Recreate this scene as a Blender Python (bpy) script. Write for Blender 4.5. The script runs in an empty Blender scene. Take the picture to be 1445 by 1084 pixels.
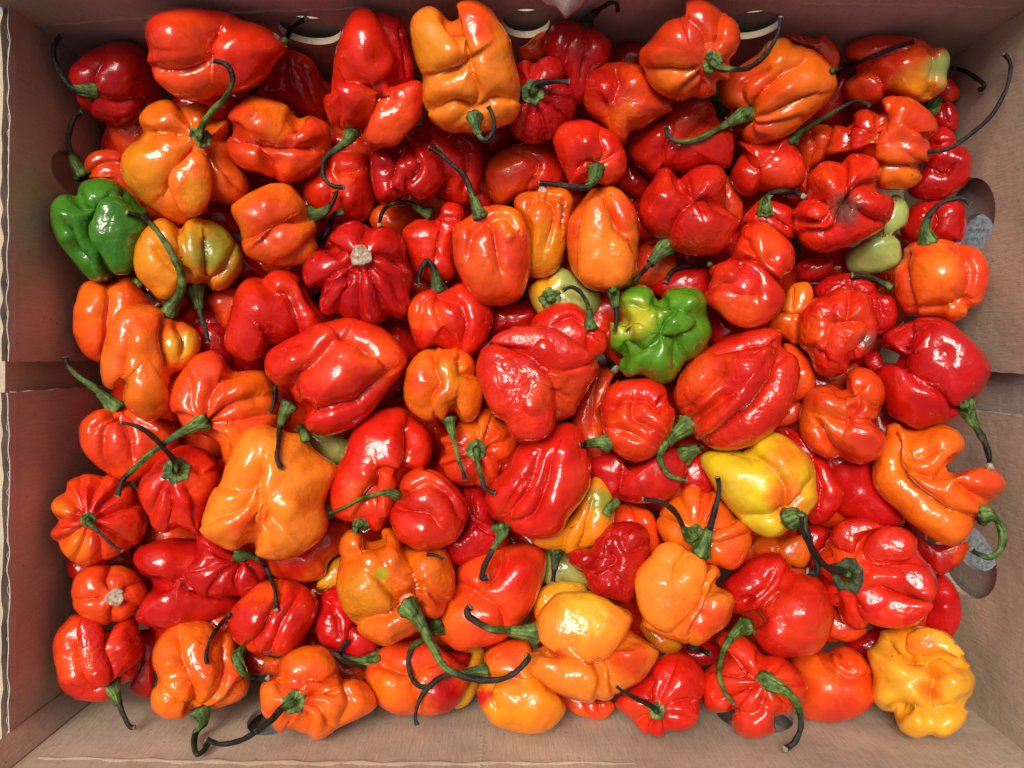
import bpy, bmesh, math, random
import numpy as np
from mathutils import Vector

# ------------------------------------------------------------------ camera, sky, sun, exposure
sc = bpy.context.scene
COL = sc.collection
LENS, SENS = 27.0, 36.0
FPX = 1445 * LENS / SENS            # focal length in photo pixels
CX, CY = 722.5, 505.0               # where the box's vertical edges converge
HCAM = 0.425
cam_d = bpy.data.cameras.new("camera")
cam = bpy.data.objects.new("camera", cam_d)
COL.objects.link(cam)
cam.location = (0, 0, HCAM)
cam_d.lens, cam_d.sensor_width = LENS, SENS
cam_d.shift_y = -(542.0 - CY) / 1445
cam_d.clip_start, cam_d.clip_end = 0.01, 50
sc.camera = cam

SUN_EL, SUN_AZ = math.radians(66), math.radians(-32)   # azimuth from +Y towards +X
w = bpy.data.worlds.new("World"); sc.world = w; w.use_nodes = True
nt = w.node_tree; nt.nodes.clear()
sky = nt.nodes.new("ShaderNodeTexSky"); sky.sky_type = 'NISHITA'
sky.sun_disc = False; sky.sun_elevation = SUN_EL; sky.sun_rotation = SUN_AZ
sky.air_density = 0.6; sky.dust_density = 7.0; sky.ozone_density = 0.3
bg = nt.nodes.new("ShaderNodeBackground"); bg.inputs[1].default_value = 0.08
wo = nt.nodes.new("ShaderNodeOutputWorld")
nt.links.new(sky.outputs[0], bg.inputs[0]); nt.links.new(bg.outputs[0], wo.inputs[0])
sl = bpy.data.lights.new("sun", 'SUN'); so = bpy.data.objects.new("sun", sl); COL.objects.link(so)
sl.energy = 3.0; sl.angle = math.radians(27); sl.color = (1.0, 0.95, 0.86)
sd = Vector((math.cos(SUN_EL) * math.sin(SUN_AZ), math.cos(SUN_EL) * math.cos(SUN_AZ), math.sin(SUN_EL)))
so.rotation_euler = sd.to_track_quat('Z', 'Y').to_euler()
sc.view_settings.view_transform = 'Standard'; sc.view_settings.look = 'None'
sc.view_settings.gamma = 1.0; sc.view_settings.exposure = 0.08
try:
    sc.cycles.use_denoising = True
    sc.cycles.max_bounces = 8; sc.cycles.diffuse_bounces = 5; sc.cycles.glossy_bounces = 3
except Exception:
    pass

rng = np.random.default_rng(7)
random.seed(7)

# ------------------------------------------------------------------ small helpers
def tag(o, label=None, cat=None, group=None, kind=None):
    if label: o["label"] = label
    if cat: o["category"] = cat
    if group: o["group"] = group
    if kind: o["kind"] = kind
    return o

def link(name, me, parent=None):
    o = bpy.data.objects.new(name, me); COL.objects.link(o)
    if parent is not None: o.parent = parent
    return o

def ray(p):                          # photo pixel -> direction with z = -1
    p = np.asarray(p, float)
    return np.stack([(p[..., 0] - CX) / FPX, -(p[..., 1] - CY) / FPX, -np.ones(p.shape[:-1])], -1)
CAM = np.array([0, 0, HCAM])
def at(p, d): return CAM + ray(p) * np.asarray(d)[..., None]
def to_px(P):
    d = HCAM - P[..., 2]
    return np.stack([CX + P[..., 0] / d * FPX, CY - P[..., 1] / d * FPX], -1), d

def hash3(i, j, k, s):
    h = (i * 374761393 + j * 668265263 + k * 2147483647 + s * 974634777) & 0xFFFFFFFF
    h = ((h ^ (h >> 13)) * 1274126177) & 0xFFFFFFFF
    return ((h ^ (h >> 16)) & 0xFFFF) / 32767.5 - 1.0
def noise3(P, s=0):
    Pi = np.floor(P).astype(np.int64); f = P - Pi; f = f * f * (3 - 2 * f)
    r = 0
    for a in (0, 1):
        for b in (0, 1):
            for c in (0, 1):
                wgt = (f[..., 0] if a else 1 - f[..., 0]) * (f[..., 1] if b else 1 - f[..., 1]) * (f[..., 2] if c else 1 - f[..., 2])
                r = r + wgt * hash3(Pi[..., 0] + a, Pi[..., 1] + b, Pi[..., 2] + c, s)
    return r
def fbm(P, s=0, o=3):
    return sum(noise3(P * 2 ** i + 17.3 * i, s + i) * .5 ** i for i in range(o))

def mesh_np(name, V, F, mat, col=None, wr=None):
    """V (n,3), F list/array of quads (m,4) or mixed list"""
    me = bpy.data.meshes.new(name)
    if isinstance(F, np.ndarray):
        m, k = F.shape
        me.vertices.add(len(V)); me.vertices.foreach_set("co", np.ascontiguousarray(V, np.float32).ravel())
        me.loops.add(m * k); me.loops.foreach_set("vertex_index", np.ascontiguousarray(F, np.int32).ravel())
        me.polygons.add(m)
        me.polygons.foreach_set("loop_start", np.arange(0, m * k, k, dtype=np.int32))
        me.polygons.foreach_set("use_smooth", np.ones(m, bool))
        me.update(calc_edges=True); me.validate()
    else:
        me.from_pydata([tuple(v) for v in V], [], F)
        me.polygons.foreach_set("use_smooth", np.ones(len(F), bool)); me.update()
    if col is not None:
        a = me.color_attributes.new("skin", 'FLOAT_COLOR', 'POINT')
        c4 = np.ones((len(V), 4), np.float32); c4[:, :3] = col
        a.data.foreach_set("color", c4.ravel())
    if wr is not None:
        a = me.attributes.new("wrinkle", 'FLOAT', 'POINT')
        a.data.foreach_set("value", np.full(len(V), wr, np.float32) if np.isscalar(wr) else np.asarray(wr, np.float32))
    me.materials.append(mat)
    return me

# ------------------------------------------------------------------ materials
def new_mat(name):
    m = bpy.data.materials.new(name); m.use_nodes = True
    n = m.node_tree.nodes; return m, n, m.node_tree.links, n["Principled BSDF"]
def nd(n, t, **k):
    x = n.new(t)
    for a, v in k.items():
        if a in x.inputs.keys(): x.inputs[a].default_value = v
        else: setattr(x, a, v)
    return x
def mathn(n, l, op, a, b=None, c=None):
    x = n.new("ShaderNodeMath"); x.operation = op
    for i, v in enumerate((a, b, c)):
        if v is None: continue
        if hasattr(v, "is_linked"): l.new(v, x.inputs[i])
        else: x.inputs[i].default_value = v
    return x.outputs[0]

def pepper_material():
    m, n, l, b = new_mat("pepper_skin")
    tc = n.new("ShaderNodeTexCoord")
    at_ = nd(n, "ShaderNodeAttribute", attribute_name="skin")
    aw = nd(n, "ShaderNodeAttribute", attribute_name="wrinkle")
    # mottling
    n1 = nd(n, "ShaderNodeTexNoise", Scale=90.0, Detail=4.0, Roughness=.6); l.new(tc.outputs["Object"], n1.inputs["Vector"])
    v1 = mathn(n, l, 'MULTIPLY_ADD', n1.outputs[0], .7, .66)
    mx = nd(n, "ShaderNodeMix", data_type='RGBA', blend_type='MULTIPLY'); mx.inputs[0].default_value = 1.0
    l.new(at_.outputs["Color"], mx.inputs[6]); l.new(v1, mx.inputs[7])
    # sparse dark specks
    n2 = nd(n, "ShaderNodeTexVoronoi", Scale=150.0); l.new(tc.outputs["Object"], n2.inputs["Vector"])
    n3 = nd(n, "ShaderNodeTexNoise", Scale=40.0); l.new(tc.outputs["Object"], n3.inputs["Vector"])
    sp = mathn(n, l, 'LESS_THAN', n2.outputs["Distance"], mathn(n, l, 'MULTIPLY_ADD', n3.outputs[0], .5, -.245))
    mx2 = nd(n, "ShaderNodeMix", data_type='RGBA'); l.new(mathn(n, l, 'MULTIPLY', sp, .6), mx2.inputs[0])
    l.new(mx.outputs[2], mx2.inputs[6]); mx2.inputs[7].default_value = (.03, .012, .006, 1)
    # a few corky tan blemishes on some fruits
    oi = n.new("ShaderNodeObjectInfo")
    vb = nd(n, "ShaderNodeTexVoronoi", Scale=48.0, Randomness=1.0); l.new(tc.outputs["Object"], vb.inputs["Vector"])
    nb_ = nd(n, "ShaderNodeTexNoise", Scale=420.0, Detail=3.0); l.new(tc.outputs["Object"], nb_.inputs["Vector"])
    gate = mathn(n, l, 'MULTIPLY_ADD', vb.outputs["Color"], .2, -.105)
    bl = mathn(n, l, 'LESS_THAN', mathn(n, l, 'MULTIPLY_ADD', nb_.outputs[0], .12, vb.outputs["Distance"]), mathn(n, l, 'ADD', gate, mathn(n, l, 'MULTIPLY_ADD', oi.outputs["Random"], .12, .0)))
    mx3 = nd(n, "ShaderNodeMix", data_type='RGBA'); l.new(mathn(n, l, 'MULTIPLY', bl, .5), mx3.inputs[0])
    l.new(mx2.outputs[2], mx3.inputs[6]); mx3.inputs[7].default_value = (.22, .09, .03, 1)
    l.new(mx3.outputs[2], b.inputs["Base Color"])
    # roughness: waxy, patchy
    n4 = nd(n, "ShaderNodeTexNoise", Scale=60.0, Detail=3.0); l.new(tc.outputs["Object"], n4.inputs["Vector"])
    # some skins are dull, most are waxy
    dull = mathn(n, l, 'MULTIPLY', mathn(n, l, 'POWER', oi.outputs["Random"], 3.0), .16)
    l.new(mathn(n, l, 'ADD', mathn(n, l, 'MULTIPLY_ADD', n4.outputs[0], .16, .07), dull), b.inputs["Roughness"])
    b.inputs["Specular IOR Level"].default_value = .4
    b.inputs["Coat Weight"].default_value = .3; b.inputs["Coat Roughness"].default_value = .07
    # fine dimpling of the skin
    mp = nd(n, "ShaderNodeMapping"); mp.inputs["Scale"].default_value = (1, 1, 1); l.new(tc.outputs["Object"], mp.inputs[0])
    n5 = nd(n, "ShaderNodeTexNoise", Scale=330.0, Detail=2.0, Roughness=.4, Distortion=.8); l.new(mp.outputs[0], n5.inputs["Vector"])
    n6 = nd(n, "ShaderNodeTexNoise", Scale=900.0, Detail=2.0); l.new(mp.outputs[0], n6.inputs["Vector"])
    hgt = mathn(n, l, 'ADD', n5.outputs[0], mathn(n, l, 'MULTIPLY', n6.outputs[0], .12))
    bp = nd(n, "ShaderNodeBump", Distance=.0009); l.new(hgt, bp.inputs["Height"])
    l.new(mathn(n, l, 'MULTIPLY_ADD', aw.outputs["Fac"], .6, .17), bp.inputs["Strength"])
    l.new(bp.outputs[0], b.inputs["Normal"]); l.new(bp.outputs[0], b.inputs["Coat Normal"])
    return m

def stem_material():
    m, n, l, b = new_mat("pepper_stem")
    tc = n.new("ShaderNodeTexCoord")
    at_ = nd(n, "ShaderNodeAttribute", attribute_name="skin")
    n1 = nd(n, "ShaderNodeTexNoise", Scale=500.0, Detail=4.0, Roughness=.7); l.new(tc.outputs["Object"], n1.inputs["Vector"])
    v1 = mathn(n, l, 'MULTIPLY_ADD', n1.outputs[0], 2.2, -.2)
    mx = nd(n, "ShaderNodeMix", data_type='RGBA', blend_type='MULTIPLY'); mx.inputs[0].default_value = 1.0
    l.new(at_.outputs["Color"], mx.inputs[6]); l.new(v1, mx.inputs[7]); l.new(mx.outputs[2], b.inputs["Base Color"])
    b.inputs["Roughness"].default_value = .48; b.inputs["Specular IOR Level"].default_value = .4
    bp = nd(n, "ShaderNodeBump", Distance=.0012, Strength=.8); l.new(n1.outputs[0], bp.inputs["Height"]); l.new(bp.outputs[0], b.inputs["Normal"])
    return m

def board_material(name, c, spread=.3, grain=(1, 1, .06)):
    m, n, l, b = new_mat(name)
    tc = n.new("ShaderNodeTexCoord")
    mp = nd(n, "ShaderNodeMapping"); mp.inputs["Scale"].default_value = grain; l.new(tc.outputs["Object"], mp.inputs[0])
    n1 = nd(n, "ShaderNodeTexNoise", Scale=900.0, Detail=5.0, Roughness=.7); l.new(mp.outputs[0], n1.inputs["Vector"])
    n2 = nd(n, "ShaderNodeTexNoise", Scale=14.0, Detail=5.0, Roughness=.6); l.new(tc.outputs["Object"], n2.inputs["Vector"])
    n3 = nd(n, "ShaderNodeTexNoise", Scale=1800.0, Detail=2.0); l.new(tc.outputs["Object"], n3.inputs["Vector"])
    v = mathn(n, l, 'MULTIPLY_ADD', n1.outputs[0], spread, 1 - spread * .5)
    v = mathn(n, l, 'MULTIPLY', v, mathn(n, l, 'MULTIPLY_ADD', n2.outputs[0], 1.2, .4))
    v = mathn(n, l, 'MULTIPLY', v, mathn(n, l, 'MULTIPLY_ADD', n3.outputs[0], .5, .75))
    mx = nd(n, "ShaderNodeMix", data_type='RGBA', blend_type='MULTIPLY'); mx.inputs[0].default_value = 1.0
    mx.inputs[6].default_value = (*c, 1); l.new(v, mx.inputs[7]); 
    # sparse dark flecks in the paper
    vo = nd(n, "ShaderNodeTexVoronoi", Scale=170.0); l.new(tc.outputs["Object"], vo.inputs["Vector"])
    sp = mathn(n, l, 'LESS_THAN', vo.outputs["Distance"], mathn(n, l, 'MULTIPLY_ADD', n2.outputs[0], .3, -.07))
    mx2 = nd(n, "ShaderNodeMix", data_type='RGBA'); l.new(mathn(n, l, 'MULTIPLY', sp, .45), mx2.inputs[0])
    l.new(mx.outputs[2], mx2.inputs[6]); mx2.inputs[7].default_value = (c[0] * .3, c[1] * .3, c[2] * .3, 1)
    l.new(mx2.outputs[2], b.inputs["Base Color"])
    b.inputs["Roughness"].default_value = .8; b.inputs["Specular IOR Level"].default_value = .25
    h = mathn(n, l, 'ADD', mathn(n, l, 'MULTIPLY', n1.outputs[0], .15), n2.outputs[0])
    bp = nd(n, "ShaderNodeBump", Distance=.005, Strength=.6); l.new(h, bp.inputs["Height"]); l.new(bp.outputs[0], b.inputs["Normal"])
    return m

def concrete_material():
    m, n, l, b = new_mat("concrete")
    tc = n.new("ShaderNodeTexCoord")
    n1 = nd(n, "ShaderNodeTexNoise", Scale=420.0, Detail=6.0, Roughness=.75); l.new(tc.outputs["Object"], n1.inputs["Vector"])
    n2 = nd(n, "ShaderNodeTexNoise", Scale=9.0, Detail=4.0); l.new(tc.outputs["Object"], n2.inputs["Vector"])
    cr = n.new("ShaderNodeValToRGB"); l.new(n1.outputs[0], cr.inputs[0])
    cr.color_ramp.elements[0].position = .36; cr.color_ramp.elements[0].color = (.07, .075, .08, 1)
    cr.color_ramp.elements[1].position = .64; cr.color_ramp.elements[1].color = (.30, .32, .335, 1)
    mx = nd(n, "ShaderNodeMix", data_type='RGBA', blend_type='MULTIPLY'); mx.inputs[0].default_value = 1.0
    l.new(cr.outputs[0], mx.inputs[6]); l.new(mathn(n, l, 'MULTIPLY_ADD', n2.outputs[0], .8, .6), mx.inputs[7])
    l.new(mx.outputs[2], b.inputs["Base Color"]); b.inputs["Roughness"].default_value = .9
    bp = nd(n, "ShaderNodeBump", Distance=.001, Strength=.6); l.new(n1.outputs[0], bp.inputs["Height"]); l.new(bp.outputs[0], b.inputs["Normal"])
    return m

SKIN, STEM = pepper_material(), stem_material()
BOARD = board_material("kraft_board", (.48, .385, .28), .5, (1, 1, .12))
BOARD_OUT = board_material("grey_brown_board", (.40, .34, .29), .6)
PAPER = board_material("torn_paper", (.50, .42, .35), .4, (1, 1, 1))
CONC = concrete_material()

# ------------------------------------------------------------------ the setting
def plane(name, s, z, mat):
    me = bpy.data.meshes.new(name); me.from_pydata([(-s, -s, z), (s, -s, z), (s, s, z), (-s, s, z)], [], [(0, 1, 2, 3)])
    me.materials.append(mat); return link(name, me)
tag(plane("ground", 4.0, 0.0, CONC), "rough grey concrete ground under the box", "ground", kind="structure")

# inner faces of the box
XL, XR, YT, YB = -.209, .215, .146, -.165
RIM_E, RIM_R, RIM_S = .1015, .109, .140      # rim heights: left end, right end, the two long walls
TH = .003                             # board thickness

def board(name, size, holes, mat, parent, M, thick=TH):
    """a flat board: rectangle (u0,v0,u1,v1) with elliptical cut-outs, placed by M(u, v, w)"""
    cu = bpy.data.curves.new(name, 'CURVE'); cu.dimensions = '2D'; cu.fill_mode = 'BOTH'; cu.extrude = thick / 2
    loops = []
    u0, v0, u1, v1 = size
    def edge(a, b, k=24, j=.0004):
        return [(a[0] + (b[0] - a[0]) * i / k + random.uniform(-j, j), a[1] + (b[1] - a[1]) * i / k + random.uniform(-j, j)) for i in range(k)]
    loops.append(edge((u0, v0), (u1, v0)) + edge((u1, v0), (u1, v1)) + edge((u1, v1), (u0, v1)) + edge((u0, v1), (u0, v0)))
    for (cu_, cv_, ru, rv) in holes:
        loops.append([(cu_ + ru * math.cos(-a * math.tau / 40), cv_ + rv * math.sin(-a * math.tau / 40)) for a in range(40)])
    for lp in loops:
        s = cu.splines.new('POLY'); s.points.add(len(lp) - 1); s.use_cyclic_u = True
        for p, q in zip(s.points, lp): p.co = (q[0], q[1], 0, 1)
    tmp = bpy.data.objects.new(name, cu); COL.objects.link(tmp)
    dg = bpy.context.evaluated_depsgraph_get()
    me = bpy.data.meshes.new_from_object(tmp.evaluated_get(dg))
    bpy.data.objects.remove(tmp)
    for v in me.vertices: v.co = M(v.co.x, v.co.y, v.co.z)
    me.materials.clear(); me.materials.append(mat)
    return link(name, me, parent)

box = bpy.data.objects.new("cardboard_box", None); COL.objects.link(box)
tag(box, "open brown cardboard produce box with hand holes, filled with chilli peppers", "box")
BZ = .004
for nm, s, y0, hs in (("long_wall", 1, YT, [(-.090, .082, .0135, .015), (.006, .089, .0105, .0145), (.105, .0875, .0125, .0145)]),
                      ("long_wall", -1, YB, [(.112, .070, .017, .0175), (-.1085, .072, .012, .0175)])):
    o = board(nm, (XL - .004, BZ, XR + .004, RIM_S), hs, BOARD, box, lambda u, v, t, s=s, y=y0: Vector((u, y + s * (TH / 2) + t, v)))
    ho = [(a, b + (.0105 if s > 0 else .006), c, d) for a, b, c, d in hs]
    board("outer_wall", (XL - .008, BZ, XR + .008, RIM_S - .03), ho, BOARD_OUT, box, lambda u, v, t, s=s, y=y0: Vector((u, y + s * (TH * 1.5 + .0045) + t, v)))
# end walls: two folded-in panels with a gap, and a full outer wall behind them
for s, x0, gap, hl, hr in ((-1, XL, (-.0015, -.0145), [(.088, .058, .010, .019)], []),
                           (1, XR, (-.0065, -.0245), [(.066, .062, .0185, .0215)], [(-.0955, .060, .0175, .0245)])):
    Mi = lambda u, v, t, s=s, x=x0: Vector((x + s * (TH / 2) + t, u, v))
    Mo = lambda u, v, t, s=s, x=x0: Vector((x + s * (TH * 1.5 + .003) + t, u, v))
    rim = RIM_E if s < 0 else RIM_R
    board("end_panel", (gap[0], BZ, YT, rim), hl, BOARD, box, Mi)
    board("end_panel", (YB, BZ, gap[1], rim), hr, BOARD, box, Mi)
    off = [(a - .014, b - .004, c * .9, d * .8) for a, b, c, d in hl] + [(a + .010, b - .002, c * .9, d * .8) for a, b, c, d in hr]
    if s < 0: off = []
    board("outer_wall", (YB, BZ, YT, rim - .002), off, BOARD_OUT if s > 0 else BOARD, box, Mo)
board("bottom_panel", (XL - .004, YB - .003, XR + .004, YT + .003), [], BOARD, box, lambda u, v, t: Vector((u, v, .002 + t)))

def slab(name, pts, z0, z1, mat, parent):
    """vertical prism over a ground-plan polygon"""
    n = len(pts); V = [(x, y, z0) for x, y in pts] + [(x, y, z1) for x, y in pts]
    F = [tuple(range(n))[::-1], tuple(range(n, 2 * n))] + [(i, (i + 1) % n, n + (i + 1) % n, n + i) for i in range(n)]
    me = bpy.data.meshes.new(name); me.from_pydata(V, [], F); me.materials.append(mat); return link(name, me, parent)
# folded corner gussets on the left
slab("corner_gusset", [(XL + .0005, YB + .0075), (XL + .006, YB + .0005), (XL + .0076, YB + .0005), (XL + .0005, YB + .0095)], BZ, RIM_S - .001, BOARD, box)
# corrugated rim of the left end panels: torn pale liners with the fluted sheet between them
def flute(y0, y1, z1, x):
    N = int(abs(y1 - y0) / .0007); ys = np.linspace(y0, y1, N)
    fx = x + .0006 * np.sin(ys / .0068 * math.tau) + .0003 * noise3(np.stack([ys * 300, ys * 0, ys * 0], -1), 3)
    zt = z1 + .0006 * noise3(np.stack([ys * 500, ys * 0 + 4, ys * 0], -1), 5)
    V = [];
    for o_ in (0, .00028):
        V += [(a + o_, b, c) for a, b, c in zip(fx, ys, zt)] + [(a + o_, b, RIM_E) for a, b in zip(fx, ys)]
    F = []
    for i in range(N - 1):
        F += [(i, i + 1, N + i + 1, N + i), (2 * N + i, 3 * N + i, 3 * N + i + 1, 2 * N + i + 1), (i, 2 * N + i, 2 * N + i + 1, i + 1)]
    me = bpy.data.meshes.new("fluting"); me.from_pydata(V, [], F); me.materials.append(BOARD_OUT); link("fluting", me, box)
def liner(y0, y1, z1, x, th):
    N = int(abs(y1 - y0) / .0012); ys = np.linspace(y0, y1, N)
    dx = .0008 * noise3(np.stack([ys * 90, ys * 0, ys * 0], -1), int(x * 1e4) & 63)
    zt = z1 + .0010 * noise3(np.stack([ys * 160, ys * 0 + 9, ys * 0], -1), int(x * 1e5) & 63)
    V = []
    for o_ in (0, th):
        V += [(x + a * .6 + o_, b, c) for a, b, c in zip(dx, ys, zt)] + [(x + o_, b, RIM_E) for b in ys]
    F = []
    for i in range(N - 1):
        F += [(i, i + 1, N + i + 1, N + i), (2 * N + i, 3 * N + i, 3 * N + i + 1, 2 * N + i + 1), (i, 2 * N + i, 2 * N + i + 1, i + 1)]
    me = bpy.data.meshes.new("paper_liner"); me.from_pydata(V, [], F); me.materials.append(PAPER); link("paper_liner", me, box)
for a, b in ((-.0015, YT), (YB, -.0145)):
    flute(a, b, RIM_E + .0022, XL - .0017)
    liner(a, b, RIM_E + .0048, XL - .0002, .0004); liner(a, b, RIM_E + .0040, XL - .0035, .0004)
# score lines where the board has been folded or crushed: shallow raised ridges
def score(pts, y, s, r=.0006):
    n = 60; V = []
    for i in range(n):
        t = i / (n - 1); k = t * (len(pts) - 1); j = min(int(k), len(pts) - 2); f = k - j
        x = pts[j][0] * (1 - f) + pts[j + 1][0] * f; z = pts[j][1] * (1 - f) + pts[j + 1][1] * f
        dx, dz = pts[j + 1][0] - pts[j][0], pts[j + 1][1] - pts[j][1]; L = math.hypot(dx, dz); nx, nz = -dz / L, dx / L
        q = r * (.5 + .5 * math.sin(t * math.pi)) * (1 + .4 * math.sin(i * 1.7)); z += .0006 * math.sin(i * .9)
        for a, b in ((-3, -.1), (-1, .8), (0, 1), (1, .8), (3, -.1)): V.append((x + nx * q * a, y - s * q * b, z + nz * q * a))
    F = [(i * 5 + a, i * 5 + a + 1, i * 5 + a + 6, i * 5 + a + 5) for i in range(n - 1) for a in range(4)]
    me = bpy.data.meshes.new("score_line"); me.from_pydata(V, [], F); me.materials.append(BOARD)
    me.polygons.foreach_set("use_smooth", np.ones(len(F), bool)); link("score_line", me, box)
score([(-.195, .108), (-.12, .1115), (-.04, .1125), (.05, .112)], YB, -1); score([(-.0125, .09), (-.013, .138)], YB, -1, .0004)
score([(-.2, .088), (-.14, .098), (-.06, .1045)], YT, 1); score([(.12, .108), (.16, .1075), (.21, .104)], YT, 1)
# torn flap hanging in from the back rim
def flap():
    nx, ny = 30, 12; V = []
    for j in range(ny):
        for i in range(nx):
            u = i / (nx - 1); t = j / (ny - 1)
            x = .006 + .036 * u; reach = .002 + .0125 * max(0, 1 - abs(u - .42) / .5) * (1 + .05 * math.sin(u * 37) + .07 * math.sin(u * 17))
            V.append((x, YT - reach * t, RIM_S + .004 - .016 * t * t + .0016 * math.sin(u * 9 + t * 3)))
    n0 = len(V); V += [(x, y, z + .0026) for x, y, z in V]
    F = []
    for j in range(ny - 1):
        for i in range(nx - 1):
            a = j * nx + i; F += [(a, a + nx, a + nx + 1, a + 1), (n0 + a, n0 + a + 1, n0 + a + nx + 1, n0 + a + nx)]
    for i in range(nx - 1):
        a = (ny - 1) * nx + i; F.append((a, n0 + a, n0 + a + 1, a + 1))
    for j in range(ny - 1):
        a = j * nx; F.append((a, n0 + a, n0 + a + nx, a + nx)); a += nx - 1; F.append((a, a + nx, n0 + a + nx, n0 + a))
    me = bpy.data.meshes.new("torn_flap"); me.from_pydata(V, [], F); me.materials.append(PAPER)
    me.polygons.foreach_set("use_smooth", np.ones(len(F), bool)); tag(link("torn_flap", me, box), "torn pale flap of the back rim")
flap()

# ------------------------------------------------------------------ peppers
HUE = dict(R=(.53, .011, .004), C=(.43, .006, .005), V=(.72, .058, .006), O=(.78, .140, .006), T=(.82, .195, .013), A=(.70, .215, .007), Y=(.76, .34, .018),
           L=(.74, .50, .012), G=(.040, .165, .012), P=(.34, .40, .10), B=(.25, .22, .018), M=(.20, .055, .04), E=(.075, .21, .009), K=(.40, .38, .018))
HF_W, HF_H = 723, 542
HF = np.full((HF_H, HF_W), HCAM - .012)             # depth of the heap seen from above, half photo resolution
GROUP = "chilli peppers heaped in the cardboard box"

def seg_dist(P, poly):
    """distance of points P (n,2) to a polyline, and the signed side"""
    best = np.full(len(P), 1e9); side = np.zeros(len(P)); tpar = np.zeros(len(P))
    n = len(poly) - 1
    for i in range(n):
        a, b = poly[i], poly[i + 1]; ab = b - a; L2 = (ab ** 2).sum() + 1e-12
        t = np.clip(((P - a) @ ab) / L2, 0, 1); q = a + t[:, None] * ab
        d = np.hypot(*(P - q).T); cr = (P[:, 0] - a[0]) * ab[1] - (P[:, 1] - a[1]) * ab[0]
        m = d < best; best[m] = d[m]; side[m] = np.sign(cr[m]); tpar[m] = (i + t[m]) / n
    return best, side, tpar

def catmull(Q, k=8, closed=True):
    Q = np.asarray(Q, float); n = len(Q); out = []
    t = np.linspace(0, 1, k, endpoint=False)[:, None]
    rngi = range(n if closed else n - 1)
    for i in rngi:
        if closed: p0, p1, p2, p3 = Q[i - 1], Q[i], Q[(i + 1) % n], Q[(i + 2) % n]
        else: p0, p1, p2, p3 = Q[max(i - 1, 0)], Q[i], Q[i + 1], Q[min(i + 2, n - 1)]
        out.append(.5 * (2 * p1 + (p2 - p0) * t + (2 * p0 - 5 * p1 + 4 * p2 - p3) * t ** 2 + (3 * p1 - p0 - 3 * p2 + p3) * t ** 3))
    if not closed: out.append(Q[-1:])
    return np.vstack(out)

def centroid(Q):
    x, y = Q.T; x1, y1 = np.roll(x, -1), np.roll(y, -1); c = x * y1 - x1 * y; A = c.sum() / 2
    return np.array([((x + x1) * c).sum(), ((y + y1) * c).sum()]) / (6 * A), abs(A)

def wall_limit(p, margin=.0):
    r = ray(np.asarray(p, float)); eps = 1e-9
    lim = np.full(r.shape[:-1], 9.0)
    x, y = r[..., 0], r[..., 1]
    lim = np.minimum(lim, np.where(x < 0, (XL + margin) / np.minimum(x, -eps), (XR - margin) / np.maximum(x, eps)))
    lim = np.minimum(lim, np.where(y < 0, (YB + margin) / np.minimum(y, -eps), (YT - margin) / np.maximum(y, eps)))
    return lim

def hf_at(p):
    p = np.asarray(p, float)
    i = np.clip((p[..., 1] / 2).astype(int), 0, HF_H - 1); j = np.clip((p[..., 0] / 2).astype(int), 0, HF_W - 1)
    return HF[i, j]

def splat(P):
    px, d = to_px(P)
    j = (px[:, 0] / 2).astype(int); i = (px[:, 1] / 2).astype(int)
    for di in (-1, 0, 1):
        for dj in (-1, 0, 1):
            ii, jj = i + di, j + dj; m = (ii >= 0) & (ii < HF_H) & (jj >= 0) & (jj < HF_W)
            np.minimum.at(HF, (ii[m], jj[m]), d[m])

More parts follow.
